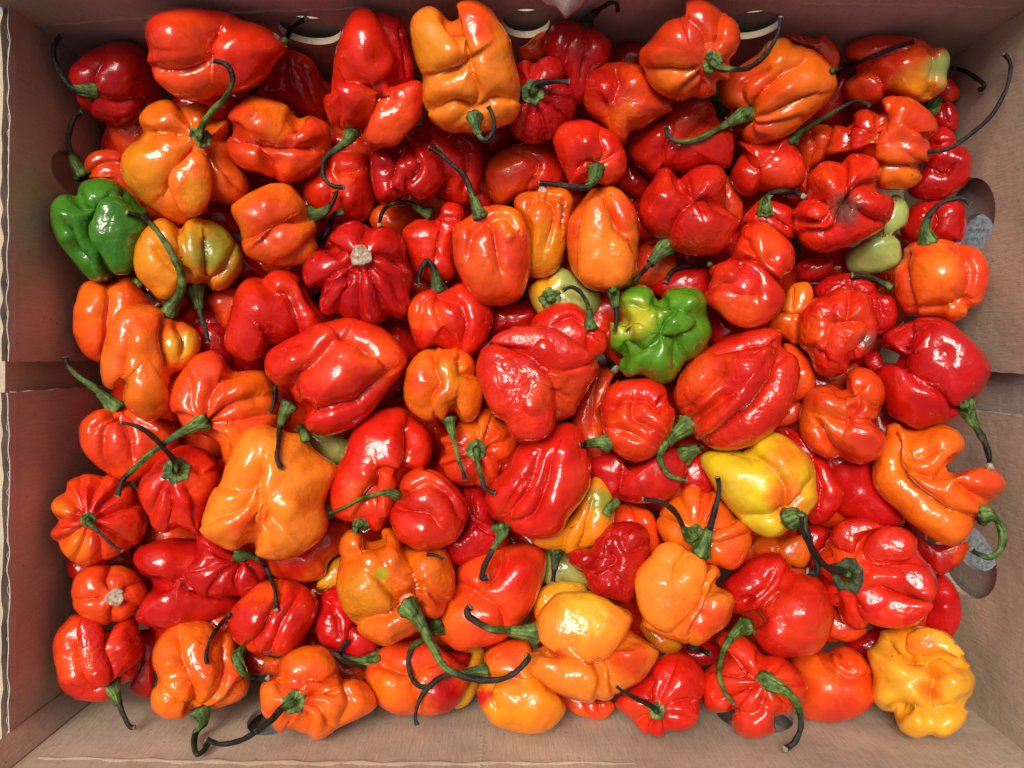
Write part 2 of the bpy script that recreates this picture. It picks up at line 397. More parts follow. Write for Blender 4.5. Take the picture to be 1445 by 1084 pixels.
def build_pepper(rec, idx, nth=120, nf=36, nb=12):
    out = catmull(rec["o"], 6)
    c, A = centroid(out)
    # put it on the heap: own layer, lifted where it would sink into what lies below it
    d = HCAM - (.043 + rec["lvl"] * .0125)
    samp = c + (out - c) * .96
    hfv = hf_at(samp)
    viol = d - hfv
    pos = viol[viol > -.004]
    lobe = 'par' in rec
    if lobe: d = float(np.percentile(hfv, 40)) + .0002
    elif len(pos): d -= float(np.clip(np.percentile(np.maximum(viol, 0), 82) * .85, 0, .024))
    d = min(d, float(wall_limit(samp).min()))
    C = at(c, np.array(d)); e3 = CAM - C; Dn = np.linalg.norm(e3); e3 /= Dn
    e1 = np.array([1, 0, 0]) - e3 * e3[0]; e1 /= np.linalg.norm(e1); e2 = np.cross(e3, e1)
    def loc(p):                       # pixel -> coordinates in the pepper's own plane
        r = ray(np.asarray(p, float)); t = Dn / -(r @ e3)
        q = r * t[..., None] + e3 * Dn
        return np.stack([q @ e1, q @ e2], -1)
    L = loc(out)
    th = np.arctan2(L[:, 1], L[:, 0]); rr = np.hypot(*L.T)
    o_ = np.argsort(th); th, rr = th[o_], rr[o_]
    tg = np.linspace(-math.pi, math.pi, nth, endpoint=False)
    R = np.interp(tg, np.concatenate([th - math.tau, th, th + math.tau]), np.tile(rr, 3))
    rb = math.sqrt((R ** 2).mean())
    ev = np.linalg.eigvalsh(np.cov((L - L.mean(0)).T)); minor = math.sqrt(ev[0]) * 1.41
    h = min(.95 * minor, .9 * rb) * rec.get("h", .70 if lobe else 1.0)
    a = np.concatenate([np.linspace(0, math.pi / 2, nf, endpoint=False) , np.linspace(math.pi / 2, math.pi, nb)])
    a[0] = .012; a[-1] = math.pi - .03
    p = 2.25
    sr = np.abs(np.sin(a)) ** (2 / p); wz = np.sign(np.cos(a)) * np.abs(np.cos(a)) ** (2 / p)
    # the outline only counts near the rim; further in the section rounds off
    k = sr[:, None]
    U = k * (R[None] * np.cos(tg)[None]); V_ = k * (R[None] * np.sin(tg)[None]); W = np.repeat(h * wz[:, None], nth, 1)
    G = np.stack([U, V_, W], -1)      # (rings, nth, 3)
    gu = np.roll(G, -1, 1) - np.roll(G, 1, 1)
    gv = np.empty_like(G); gv[1:-1] = G[2:] - G[:-2]; gv[0] = G[1] - G[0]; gv[-1] = G[-1] - G[-2]
    N = np.cross(gv, gu); N /= np.linalg.norm(N, axis=-1, keepdims=True) + 1e-12
    if (N[nf // 2, :, 2].mean() < 0): N = -N
    flat = G.reshape(-1, 3); Nf = N.reshape(-1, 3)
    uv = flat[:, :2] / (1 - flat[:, 2:3] / Dn)      # where the camera sees it on the pepper's plane
    disp = np.zeros(len(flat))
    rim = np.clip(np.abs(flat[:, 2]) / h, 0, 1); fade = .35 + .65 * np.clip(rim / .5, 0, 1)
    seed = idx * 13 + 5
    # furrows: the lobes swell between them
    wob = np.stack([fbm(np.c_[uv / rb * 2.2, np.zeros(len(uv))], seed, 2), fbm(np.c_[uv / rb * 2.2, np.ones(len(uv)) * 7], seed + 3, 2)], -1) * rb * .035
    groove = np.zeros(len(flat)); broad = np.zeros(len(flat)); sharp = np.zeros(len(flat)); step = np.zeros(len(flat))
    r2 = np.random.default_rng(seed)
    pc = rec['scar'][:2] if 'scar' in rec else (rec['st'][0][:2] if rec.get('k') == 'face' else None)
    if pc is not None:
        cq = loc(np.array(pc, float)); cdist = np.hypot(*(uv - cq).T); crad = (rec['scar'][2] if 'scar' in rec else 11 * rec.get('w', 1.5) * rec.get('calyx', 1)) / FPX * Dn
        ckeep = np.clip((cdist / crad - .75) / .8, 0, 1)
    else: ckeep = 1.0
    fs = rec.get('fs', 1.0)
    for cr in rec["cr"]:
        pl = catmull(loc(np.array(cr, float)), 5, False)
        dd, sd_, tp = seg_dist(uv + wob, pl)
        amp = r2.uniform(.75, 1.15) * (1 - .35 * tp ** 3)
        wd = r2.uniform(.07, .10) * rb
        broad = np.maximum(broad, amp * np.exp(-(np.sqrt(dd ** 2 + (.05 * rb) ** 2) / (.26 * rb))))
        groove = np.maximum(groove, amp * np.exp(-np.sqrt(dd ** 2 + (.013 * rb) ** 2) / wd))
        sharp = np.maximum(sharp, amp * np.exp(-(dd / (.028 * rb)) ** 2))
        step += fs * r2.choice([-1, 1]) * r2.uniform(.02, .06) * rb * np.tanh(dd / (.03 * rb)) * sd_ * np.exp(-(dd / (.3 * rb)) ** 2)
    disp -= ckeep * fade * rb * ((.14 * groove + .12 * broad) * (.6 + .4 * fs) + .05 * sharp); disp += ckeep * step * fade
    if rec["cr"]: disp += .035 * rb * fade
    for b in rec.get("b", []):
        q = loc(np.array(b[:2], float)); rad = b[2] / FPX * Dn; hh = b[3] * .6 / FPX * Dn
        dd = np.hypot(*(uv - q).T); disp += np.where(flat[:, 2] > -.2 * h, hh * np.exp(-(dd / (.62 * rad)) ** 2), 0)
    wr = rec.get("wr", .1)
    P1 = flat / rb
    disp += rb * (.030 * fbm(P1 * 1.5, seed + 7, 2) + .014 * fbm(P1 * 4.0, seed + 8, 2)) * (.5 + .5 * fade)
    if wr > .05:
        q = P1.copy() * np.array([7, 7, 7]); q += .8 * fbm(P1 * 3, seed + 11, 2)[:, None]
        rid = 1 - np.abs(fbm(q, seed + 9, 2)) * 1.6
        disp += rb * wr * .014 * rid
    if "scar" in rec or rec.get("k") == 'face':     # hollow under the calyx
        q = loc(np.array(rec["st"][0] if rec.get("k") == 'face' else rec["scar"][:2], float))
        dd = np.hypot(*(uv - q).T); disp -= rb * .10 * np.exp(-(dd / (.34 * rb)) ** 2) * (flat[:, 2] > 0)
    flat = flat + Nf * disp[:, None]
    # colour
    base = np.array(HUE[rec["col"]]); 
    col = np.repeat(base[None], len(flat), 0)
    var = fbm(P1 * 1.3, seed + 21, 2)
    alt = {"R": (.66, .028, .005), "C": (.50, .008, .006), "V": (.62, .030, .010), "O": (.72, .090, .007), "A": (.66, .15, .008), "Y": (.72, .30, .02),
           "L": (.72, .45, .03), "G": (.06, .20, .015), "P": (.36, .36, .09)}.get(rec["col"], base)
    t = np.clip(.5 + var * 1.1 - .15, 0, 1)[:, None]; col = col * (1 - t * .75) + np.array(alt) * t * .75
    cand = {"R": "V", "C": "R", "V": "O" if r2.random() < .6 else "R", "O": "V", "A": "O", "Y": "A"}.get(rec["col"])
    if cand and r2.random() < .8 and not lobe:
        q = np.array([math.cos(idx * 2.4), math.sin(idx * 2.4)]) * rb * r2.uniform(.3, 1.0); rad = rb * r2.uniform(.5, .95)
        dd = np.hypot(*(uv - q).T) + rad * .5 * fbm(P1 * 1.8, seed + 51, 3)
        t = np.clip(1.1 - dd / rad, 0, 1); t = (t * t * (3 - 2 * t))[:, None] * r2.uniform(.35, .8)
        col = col * (1 - t) + np.array(HUE[cand]) * t
    for c2 in rec.get("c2", []):
        q = loc(np.array(c2[1:3], float)); rad = c2[3] / FPX * Dn
        dd = np.hypot(*(uv - q).T) + rad * .35 * fbm(P1 * 2.5, seed + 31, 3)
        t = np.clip(1.25 - dd / rad, 0, 1); t = (t * t * (3 - 2 * t))[:, None]; t = t * np.where(flat[:, 2:3] > -.3 * h, 1, .4)
        col = col * (1 - t) + np.array(HUE[c2[0]]) * t
    stre = noise3(np.c_[np.arctan2(flat[:, 1], flat[:, 0]) * 9, P1[:, 2] * 1.5, P1[:, 0] * .5], seed + 41)
    col = col * (1 + .08 * stre[:, None])
    col *= r2.uniform(.9, 1.1)
    nr = len(a); idxs = np.arange(nr * nth).reshape(nr, nth)
    F = np.stack([idxs[:-1], idxs[1:], np.roll(idxs, -1, 1)[1:], np.roll(idxs, -1, 1)[:-1]], -1).reshape(-1, 4)
    # close the two small end rings with fan centres
    cen = np.array([flat[:nth].mean(0), flat[-nth:].mean(0)]); n0 = len(flat)
    flat2 = np.vstack([flat, cen]); col2 = np.vstack([col, col[:1], col[-1:]])
    fan = [[n0, i, (i + 1) % nth, (i + 1) % nth] for i in range(0)]
    B = np.stack([e1, e2, e3], 0)
    World = C + flat2 @ B
    # triangles as degenerate-free tris need another mesh call: use tri mesh throughout
    T = np.vstack([F[:, [0, 1, 2]], F[:, [0, 2, 3]],
                   np.stack([np.full(nth, n0), idxs[0], np.roll(idxs[0], -1)], -1),
                   np.stack([np.full(nth, n0 + 1), np.roll(idxs[-1], -1), idxs[-1]], -1)])
    if lobe:                                   # a swollen lobe of the pepper it belongs to
        pr = recs[rec["par"]]
        o = link("lobe", mesh_np("lobe", World - pr["C"], T.astype(np.int32), SKIN, col2, wr), pr["obj"])
        pr["surf"] = np.vstack([pr["surf"], World[:nf * nth]])
    else:
        o = link("pepper", mesh_np("pepper", World - C, T.astype(np.int32), SKIN, col2, wr)); o.location = C
        tag(o, rec["label"], "pepper", GROUP)
    front = slice(0, nf * nth)
    splat(World[front])
    rec.update(C=C, d=d, e=(e1, e2, e3), obj=o, rb=rb, surf=World[:nf * nth].copy())
    return o

# ---- stems
GREEN, GREEN2, DARK, BLACK, CUT = (.045, .095, .012), (.18, .30, .06), (.020, .024, .010), (.008, .008, .007), (.42, .36, .25)
def surf_point(rec, p):
    px, d = to_px(rec["surf"]); i = np.argmin(((px - np.asarray(p)) ** 2).sum(1)); return rec["surf"][i], i

def tube(P, rad, ns=10, ridge=.0, seed=0):
    n = len(P); Tn = np.gradient(P, axis=0); Tn /= np.linalg.norm(Tn, axis=1, keepdims=True) + 1e-12
    up = np.array([.31, .52, .8]); V = []
    a0 = np.cross(Tn[0], up); a0 /= np.linalg.norm(a0)
    for i in range(n):
        a0 = a0 - Tn[i] * (a0 @ Tn[i]); a0 /= np.linalg.norm(a0) + 1e-12; b0 = np.cross(Tn[i], a0)
        an = np.linspace(0, math.tau, ns, endpoint=False)
        rr = rad[i] * (1 + ridge * np.sin(an * 4 + i * .25) + ridge * .6 * np.sin(an * 3 - i * .4 + seed))
        V.append(P[i] + np.cos(an)[:, None] * rr[:, None] * a0 + np.sin(an)[:, None] * rr[:, None] * b0)
    V = np.vstack(V); I = np.arange(n * ns).reshape(n, ns); J = np.roll(I, -1, 1)
    F = np.stack([I[:-1], J[:-1], J[1:], I[1:]], -1).reshape(-1, 4)
    V = np.vstack([V, P[:1], P[-1:]])
    T = np.vstack([F[:, [0, 1, 2]], F[:, [0, 2, 3]],
                   np.stack([np.full(ns, n * ns), np.roll(I[0], -1), I[0]], -1), np.stack([np.full(ns, n * ns + 1), I[-1], np.roll(I[-1], -1)], -1)])
    return V, T.astype(np.int32)

def build_stem(rec, idx):
    st = rec["st"]
    if not st: return
    k = rec.get("k", 'side'); g = rec.get("g", .3); w = rec.get("w", 1.5); parent = rec.get("obj")
    px = catmull(np.array([s[:2] for s in st], float), 7, False); n = len(px)
    ln = np.concatenate([[0], np.cumsum(np.hypot(*np.diff(px, axis=0).T))])
    tt = ln / max(ln[-1], 1)
    if parent is not None:
        S0, si = surf_point(rec, px[0]); d0 = HCAM - S0[2]
    else: d0 = float(hf_at(px[0])) - .0012
    m_px = d0 / FPX                                   # metres per photo pixel here
    r0, r1 = (3.4 * w, 1.9 * w) if k != 'bare' else (2.4 * w, 1.8 * w)
    rad = (r1 + (r0 - r1) * (1 - tt) ** 1.5) * m_px
    # small knob at the cut end
    rad *= 1 + .16 * noise3(np.c_[ln / 9.0, ln * 0, ln * 0], idx + 77)
    rad *= 1 + .28 * np.exp(-((ln[-1] - ln) / 4.5) ** 2)
    rise = {'face': .55, 'side': .12, 'bare': .02}[k]
    want = d0 - rise * m_px * ln[-1] * np.sin(np.clip(tt * 1.5, 0, math.pi / 2))
    dd = np.minimum(want, hf_at(px) - rad * 1.05)
    dd[0] = d0
    if k == 'bare': dd[0] = min(d0, float(hf_at(px[0])) - rad[0])
    sm = dd.copy()
    for _ in range(6):
        sm[1:-1] = (sm[:-2] + 2 * sm[1:-1] + sm[2:]) / 4; sm = np.minimum(sm, dd)
    sm[2:] = np.minimum(sm[2:], wall_limit(px[2:], .003))
    P = at(px, sm)
    V, T = tube(P, rad, 14, .13, idx)
    rows = np.concatenate([np.repeat(np.arange(n), 14), [0, n - 1]])
    tv = tt[rows] + .12 * fbm(V * 220, idx, 2)
    gm = np.clip((tv - g) / .16 + .5, 0, 1)[:, None]
    gv = np.clip(.5 + 1.3 * fbm(V * 300, idx + 4, 3), 0, 1)[:, None]
    green = np.array(GREEN) * (1 - gv * .6) + np.array(GREEN2) * gv * .6
    dk = np.array(DARK) * (1 - gv) + np.array(BLACK) * gv
    if rec.get("g", .3) <= .15: dk = np.array(BLACK) * 1.1 + np.array(DARK) * .25 * gv
    col = green * (1 - gm) + dk * gm
    endm = (rows >= n - 1) & (np.arange(len(rows)) >= n * 14)
    ang = np.concatenate([np.tile(np.arange(14), n), [0, 0]]); col = col * (.72 + .45 * noise3(np.c_[ang * 1.7, rows * .08, rows * 0], idx + 5) ** 2 + .3 * (ang % 3 == 0))[:, None]
    last = rows >= n - 1
    if n > 5 and ln[-1] > 25: col[last] = np.array(CUT) * .8
    name = "stem"
    ref = rec["C"] if parent is not None else P[n // 2]
    o = link(name, mesh_np(name, V - ref, T, STEM, col), parent)
    if parent is None: o.location = ref; tag(o, rec["label"], "stem"); o.name = "stem_fragment"; return
    if k == 'bare': return
    # calyx: a scalloped green collar where the stem meets the fruit
    cs = rec.get("calyx", 1.0) * w * m_px * (.86 if k == 'face' else 1)
    ax = P[min(6, n - 1)] - P[0]; ax /= np.linalg.norm(ax) + 1e-12
    if k == 'face':
        nv = rec["surf"][si] - rec["C"]; nv /= np.linalg.norm(nv); nv = nv * .35 + rec["e"][2]; ax = nv / np.linalg.norm(nv)
        prof = [(-2.5, 9.5), (1.2, 12.2), (2.6, 11.8), (2.9, 10), (2.0, 7.6), (2.4, 5.6), (5, 4.4), (8, 3.7)]
    else:
        prof = [(-3.4, .6), (-3.5, 6.5), (-1.2, 8.4), (.6, 8.7), (2.2, 7.4), (5, 6.3), (9, 5.1), (14, 4.3), (19, 3.8)]
    zs = min(1.0, .8 * ln[-1] * m_px / (19 * cs)) if k != 'face' else 1.0
    prof = [(z * zs if z > 0 else z, r) for z, r in prof]
    t1 = np.cross(ax, [.3, .9, .2]); t1 /= np.linalg.norm(t1); t2 = np.cross(ax, t1)
    ns = 30; an = np.linspace(0, math.tau, ns, endpoint=False); V = []
    nl = 5 + idx % 2
    for j, (z, r) in enumerate(prof):
        sc_ = 1 + (.13 * np.cos(an * nl + idx) + .08 * np.cos(an * (nl + 3) + idx * 2) + .05 * np.cos(an * 13 + idx)) * max(0, 1 - j / 4.5)
        rr = r * cs * sc_; zz = z * cs + .25 * cs * np.cos(an * nl + 1)
        if k == 'side' and j > 4:             # follow the stem where it bends
            q = P[min(int(np.searchsorted(ln * m_px, z * cs)), n - 1)]
        else: q = P[0] + ax * z * cs
        V.append(q + np.cos(an)[:, None] * rr[:, None] * t1 + np.sin(an)[:, None] * rr[:, None] * t2 + ax * (zz - z * cs)[:, None])
    V = np.vstack(V); m = len(prof); I = np.arange(m * ns).reshape(m, ns); J = np.roll(I, -1, 1)
    F = np.stack([I[:-1], J[:-1], J[1:], I[1:]], -1).reshape(-1, 4)
    gv = np.clip(.5 + 1.3 * fbm(V * 350, idx + 9, 3), 0, 1)[:, None]
    col = np.array(GREEN) * (1 - gv) + np.array(GREEN2) * gv
    if g < .03: col = col * .35 + np.array(DARK) * .4
    jr = np.repeat(np.arange(m), ns)
    col[jr <= (1 if k == 'side' else 0)] = np.array(BLACK) * 1.5; streak = np.clip(np.sin(np.tile(an, m) * 11 + idx) * .35 + .75, 0, 1)[:, None]; col = col * streak; col[jr >= m - 1] = col[jr >= m - 1] * .8
    link("calyx", mesh_np("calyx", V - rec["C"], np.vstack([F[:, [0, 1, 2]], F[:, [0, 2, 3]]]).astype(np.int32), STEM, col), parent)

def build_scar(rec, idx):
    x, y, r = rec["scar"]; S0, si = surf_point(rec, (x, y)); m_px = (HCAM - S0[2]) / FPX
    nv = S0 - rec["C"]; nv /= np.linalg.norm(nv); ax = nv * .6 + rec["e"][2]; ax /= np.linalg.norm(ax)
    t1 = np.cross(ax, [.3, .9, .2]); t1 /= np.linalg.norm(t1); t2 = np.cross(ax, t1)
    ns = 28; an = np.linspace(0, math.tau, ns, endpoint=False); V = []
    for z, q in ((-4, 1.05), (1.6, 1.05), (2.4, .92), (1.4, .75), (1.9, .4), (1.6, .1)):
        rr = r * q * m_px * (1 + .10 * np.cos(an * 3 + idx) + .05 * np.sin(an * 7))
        V.append(S0 + ax * (z * m_px) + np.cos(an)[:, None] * rr[:, None] * t1 + np.sin(an)[:, None] * rr[:, None] * t2)
    V = np.vstack(V); m = 6; I = np.arange(m * ns).reshape(m, ns); J = np.roll(I, -1, 1)
    F = np.stack([I[:-1], J[:-1], J[1:], I[1:]], -1).reshape(-1, 4)
    V2 = np.vstack([V, [V[-ns:].mean(0)]])
    T = np.vstack([F[:, [0, 1, 2]], F[:, [0, 2, 3]], np.stack([np.full(ns, m * ns), I[-1], J[-1]], -1)])
    gv = np.clip(.5 + fbm(V2 * 900, idx, 3), 0, 1)[:, None]
    col = np.array((.62, .52, .40)) * gv + np.array((.30, .20, .12)) * (1 - gv)
    link("stem_scar", mesh_np("stem_scar", V2 - rec["C"], T.astype(np.int32), STEM, col), rec["obj"])

# one row per pepper: label, layer, colour, outline, furrows, stem path, extras
DATA = [
('glossy crimson pepper with a long black stem in the top left corner of the box', 2.2, 'C', '100,96 115,80 133,68 156,61 181,60 199,68 211,88 214,106 213,133 203,156 186,169 166,176 146,171 126,159 111,146 106,131 98,115', '133,128 149,141 173,144 196,138;133,128 136,100 149,76;133,130 126,143 130,156', '130,128 115,128 100,123 87,106 77,86 76,68 81,56 88,50', {'b': [[173, 96, 29.9, 10.0]], 'k': 'side', 'g': 0.15}),
('large smooth red pepper tapering to a point, highest in the top left of the heap', 2.8, 'R', '209,37 219,23 246,13 276,10 302,13 322,18 345,32 369,38 389,48 402,61 405,70 395,81 382,100 364,120 339,131 309,136 286,143 262,141 239,130 219,115 213,105 208,96 204,86 213,71 210,53', '204,96 229,104 259,100 289,91;309,43 299,60 299,86', '', {'b': [[242, 60, 39.9, 14.0], [342, 76, 36.5, 8.0], [319, 100, 23.3, -8.0]], 'c2': [['V', 266, 126, 49.8]]}),
('shaded red pepper with a thin black stem under the large smooth red pepper', 1.2, 'R', '404,71 429,76 448,96 457,123 458,153 448,168 429,163 402,149 375,140 364,128 379,100', '422,80 435,116 445,146;399,86 404,113 412,143', '402,57 410,43 420,33 433,27', {'k': 'bare', 'g': 0}),
('pumpkin-shaped amber and orange pepper whose thick green stem curls upward', 3.1, 'O', '199,166 213,149 236,141 256,146 276,144 299,149 309,166 324,169 328,199 336,229 350,252 349,276 329,288 302,289 282,306 252,316 226,301 199,279 179,259 171,236 176,213 196,194 200,179', '282,196 262,184 233,178 199,181;282,196 266,166 257,146;282,196 304,166 312,163;282,196 309,196 327,199;282,196 296,216 300,246 296,289;282,196 266,219 246,246 233,262;282,196 319,233 332,259', '282,195 286,176 301,156 316,140 327,120 327,103 317,90 301,86', {'c2': [['A', 199, 239, 46.5]], 'k': 'face', 'g': 0.6, 'w': 1.5}),
('orange-red pepper with a folded dented front resting right of the amber pumpkin-shaped pepper', 3.0, 'V', '339,146 357,137 382,141 405,149 419,161 442,164 462,176 468,196 463,219 448,239 429,252 402,260 385,256 369,246 342,238 324,221 318,199 327,179 321,163', '324,193 352,206 375,212 409,213 442,213;364,213 374,233 387,256;425,166 419,186', '', {'b': [[395, 229, 23.3, -14.0], [362, 179, 26.6, 8.0], [429, 193, 19.9, 8.0]], 'c2': [['O', 392, 156, 39.9]], 'fs': 1.8}),
('small orange-red pepper whose dark stem leans on the left wall above the green pepper', 1.3, 'V', '119,229 130,216 146,212 166,214 183,229 196,252 213,279 213,296 186,289 166,266 143,252 123,252', '120,246 140,229 166,226', '117,247 111,238 102,223 96,199 100,179 107,164 116,158', {'k': 'side', 'g': 0.1}),
('dull red pepper mostly hidden between the crimson corner pepper and the amber pumpkin-shaped one', 0.6, 'V', '154,176 179,156 206,159 229,179 213,213 186,229 163,213', '', '', {}),
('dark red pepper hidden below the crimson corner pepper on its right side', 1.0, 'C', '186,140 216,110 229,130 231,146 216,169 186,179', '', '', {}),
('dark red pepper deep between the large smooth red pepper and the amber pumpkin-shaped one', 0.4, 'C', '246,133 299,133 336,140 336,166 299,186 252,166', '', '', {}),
('small orange-red pepper with a black stub stem under the amber pumpkin-shaped pepper', 0.9, 'V', '282,286 319,282 345,299 336,326 299,329 276,309', '332,291 319,287 308,287', '', {'k': 'bare'}),
('long red pepper with a side lobe and twisting stem, near the back wall', 3.0, 'R', '456,143 461,116 473,80 486,43 501,18 519,14 533,30 549,60 564,83 568,100 567,116 592,113 596,133 595,166 576,186 559,204 536,207 516,201 506,191 483,186 469,184 461,169', '569,115 549,130 533,149 519,173 509,189;458,131 479,113 506,116 533,128;549,128 533,123;476,189 479,156 476,130', '496,186 491,198 479,208 463,219 456,233 458,252 469,262 486,265', {'b': [[533, 83, 23.3, -12.0], [549, 143, 19.9, -8.0], [499, 143, 19.9, 8.0]], 'c2': [['V', 553, 173, 49.8]], 'k': 'side', 'g': 0.3, 'w': 1.5, 'fs': 2}),
('shaded red pepper standing behind the long two-lobed red pepper at the back wall', 1.9, 'C', '519,20 549,20 572,37 581,73 586,100 582,120 553,126 533,100 513,50', '566,40 572,76 574,110', '', {}),
('big glossy orange pepper split by a deep cleft, stem curling at its front', 3.3, 'T', '581,50 582,30 596,13 612,9 632,20 644,27 639,13 649,2 672,1 692,13 709,37 719,56 723,86 732,113 736,140 729,163 712,176 685,184 659,186 636,186 616,176 601,159 594,140 596,110 586,83', '636,23 656,53 665,80 672,110 677,140 669,163;667,163 639,149 612,159;672,163 702,146 725,146;667,80 646,96 619,100', '669,164 672,181 679,196 689,196 697,179 695,163 689,150', {'b': [[636, 76, 23.3, 8.0]], 'c2': [['V', 672, 27, 36.5], ['A', 596, 66, 39.9]], 'k': 'side', 'g': 0.35, 'w': 1.4}),
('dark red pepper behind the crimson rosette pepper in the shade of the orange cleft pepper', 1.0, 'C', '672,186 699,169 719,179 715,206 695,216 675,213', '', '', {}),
('crimson deep red pepper under the curling stem of the long two-lobed red pepper', 1.5, 'R', '428,262 446,239 466,216 499,213 523,226 527,282 516,309 493,314 463,311 436,289', '460,233 466,266 463,292;479,242 506,239', '', {'b': [[493, 282, 16.6, 8.0]]}),
('red pepper wedged behind the bow-tie shaped red pepper, below the long two-lobed one', 1.1, 'R', '463,196 493,189 533,203 566,199 533,226 486,226', '', '', {}),
('bow-tie shaped glossy red pepper pinched in the middle', 3.0, 'C', '523,233 526,216 543,209 561,213 582,200 606,202 619,213 625,239 622,262 609,276 592,282 576,271 566,282 549,287 533,282 525,259', '562,213 553,239 549,262 566,276;582,206 596,233 582,259', '', {'b': [[586, 229, 19.9, 12.0], [539, 239, 10.0, -8.0], [546, 269, 13.3, 8.0]], 'fs': 1.6}),
('large red pepper leaning behind the bow-tie shaped red pepper', 1.9, 'R', '572,189 602,176 636,179 669,196 682,213 680,246 672,276 656,292 632,286 612,276 599,233', '652,199 665,229 659,266;616,276 639,252', '', {'b': [[665, 219, 13.3, 8.0]]}),
('small dark red pepper below the large red one behind the bow-tie shaped pepper', 1.2, 'C', '652,276 672,266 689,276 694,292 672,296', '', '', {}),
('smooth red pepper left of the square red pepper with a dark curled stem', 1.9, 'V', '685,246 695,223 719,208 749,203 778,206 792,229 798,252 785,266 749,272 725,282 705,291 692,276', '732,213 762,229 749,262', '', {'b': [[739, 219, 19.9, 8.0]], 'c2': [['R', 778, 233, 39.9]]}),
('orange-red pepper crowned by a stout upright stem with black tip, above the heap centre', 3.0, 'V', '639,332 644,316 662,307 685,291 712,289 732,299 745,326 749,352 745,392 735,419 715,429 685,430 669,422 652,399 642,372', '677,304 662,326 657,359;677,304 694,319 702,352 705,379;680,304 712,299 729,322', '677,304 672,292 665,272 656,249 639,233 619,216 605,208', {'b': [[719, 332, 13.3, 8.0]], 'c2': [['O', 719, 306, 23.3]], 'k': 'side', 'g': 0.25, 'w': 1.4}),
('plain red pepper with an arched green and black stem left of the heap centre', 2.0, 'R', '567,332 586,312 612,306 629,286 649,289 657,306 646,332 639,365 642,389 619,399 599,395 579,375', '609,304 619,326 612,365;612,302 639,306', '606,301 592,296 579,287 562,286 546,292 538,304 535,318', {'k': 'side', 'g': 0.45, 'w': 1.2}),
('shaded orange-red pepper peeping out below the arched green stem', 1.0, 'V', '519,302 539,289 572,292 586,309 572,332 549,336 526,322', '', '', {'b': [[553, 316, 16.6, 8.0]]}),
('squarish orange pepper with grooved side and stem joining at its right, upper left of heap', 3.0, 'O', '327,296 333,286 357,271 386,261 410,263 428,282 438,302 446,309 448,332 450,349 443,365 426,375 400,379 373,372 350,362 340,345 337,322', '438,306 413,309 386,321 370,336;400,312 363,332 343,339;448,332 420,359 390,369', '440,304 455,301 466,291 474,276 473,270', {'b': [[376, 289, 23.3, 10.0]], 'c2': [['V', 386, 326, 43.2]], 'k': 'side', 'g': 0.55, 'fs': 1.6}),
('dark red pepper with shrivelled black stem between squarish orange and ribbed crimson peppers', 1.4, 'R', '453,332 466,316 486,319 493,345 473,359 453,352', '', '484,299 469,306 466,319 456,336 453,345', {'k': 'bare', 'g': 0, 'w': 2}),
('wrinkled crimson rosette pepper with a ring-shaped calyx and short black stem', 2.6, 'C', '728,96 740,85 756,87 773,80 789,85 798,103 796,116 808,130 812,149 806,169 789,179 780,196 756,203 733,199 720,179 718,156 730,133 727,113', '751,131 733,110 730,100;751,131 750,106 755,86;751,131 773,113 793,110;751,131 780,130 806,136;751,131 780,149 803,173;751,131 763,159 773,193;751,131 743,159 733,196;751,131 730,143 720,159', '752,130 756,120 770,116 789,115 804,116', {'k': 'face', 'g': 0.05, 'w': 1.6, 'wr': 1}),
('dark red pepper with a short black stem in the shade of the back wall', 1.2, 'C', '771,56 783,33 806,28 826,32 853,50 862,63 856,86 839,106 826,140 806,146 796,110 773,80', '826,37 829,66 819,110;826,37 806,43 796,83', '826,36 833,23 846,13 859,5 869,5 872,15', {'k': 'side', 'g': 0, 'w': 1.3}),
('small reddish pepper squeezed against the back wall beside the dark pepper with the black stem', 0.9, 'V', '731,70 746,60 760,47 771,47 773,76 760,86 740,86', '', '', {}),
('smooth scarlet pepper with pale scratches behind the square red pepper', 2.0, 'V', '823,133 826,110 843,93 869,86 906,96 926,116 946,143 949,156 932,163 906,179 889,186 882,203 869,199 853,179 829,156', '869,93 873,116 866,143;853,146 859,173', '', {'b': [[896, 116, 23.3, 10.0], [853, 126, 19.9, 8.0], [896, 156, 19.9, 8.0]], 'c2': [['R', 856, 116, 33.2]], 'wr': 0.5}),
('dim red pepper pressed to the back wall above the scratched scarlet pepper', 1.0, 'C', '856,80 873,63 902,60 916,73 916,106 886,110 859,96', '', '', {}),
('round ribbed orange-red pepper whose black stem arches over the back right hole', 3.3, 'V', '902,76 916,60 929,43 942,32 966,22 961,10 972,0 995,0 1012,10 1025,20 1039,33 1045,56 1035,80 1035,96 1029,113 1012,116 1009,133 992,140 976,140 959,144 939,136 922,123 909,106', '1002,88 999,63 989,40 966,22;1002,88 1019,63 1022,27;1002,88 1022,83 1035,83;1002,88 1012,106 1029,110;1002,88 999,110 985,140;1002,88 972,100 939,100 916,96;1002,88 979,116 956,133', '1004,87 1015,96 1035,98 1055,96 1075,83 1088,66 1098,47 1102,24', {'b': [[952, 56, 26.6, 10.0]], 'c2': [['O', 949, 110, 33.2]], 'k': 'face', 'g': 0.18, 'w': 1.4}),
('square-shouldered red pepper whose black-tipped stem lies flat to the left', 3.0, 'R', '780,199 786,183 799,173 823,170 843,176 859,183 873,196 882,216 884,236 876,252 856,261 839,257 823,259 806,261 799,246 789,226', '839,236 826,229 813,239;839,236 853,213 846,183;839,236 869,219;839,239 826,256', '841,239 839,254 826,264 806,263 780,260 760,258', {'b': [[826, 203, 19.9, 10.0]], 'k': 'side', 'g': 0.2, 'w': 1.6}),
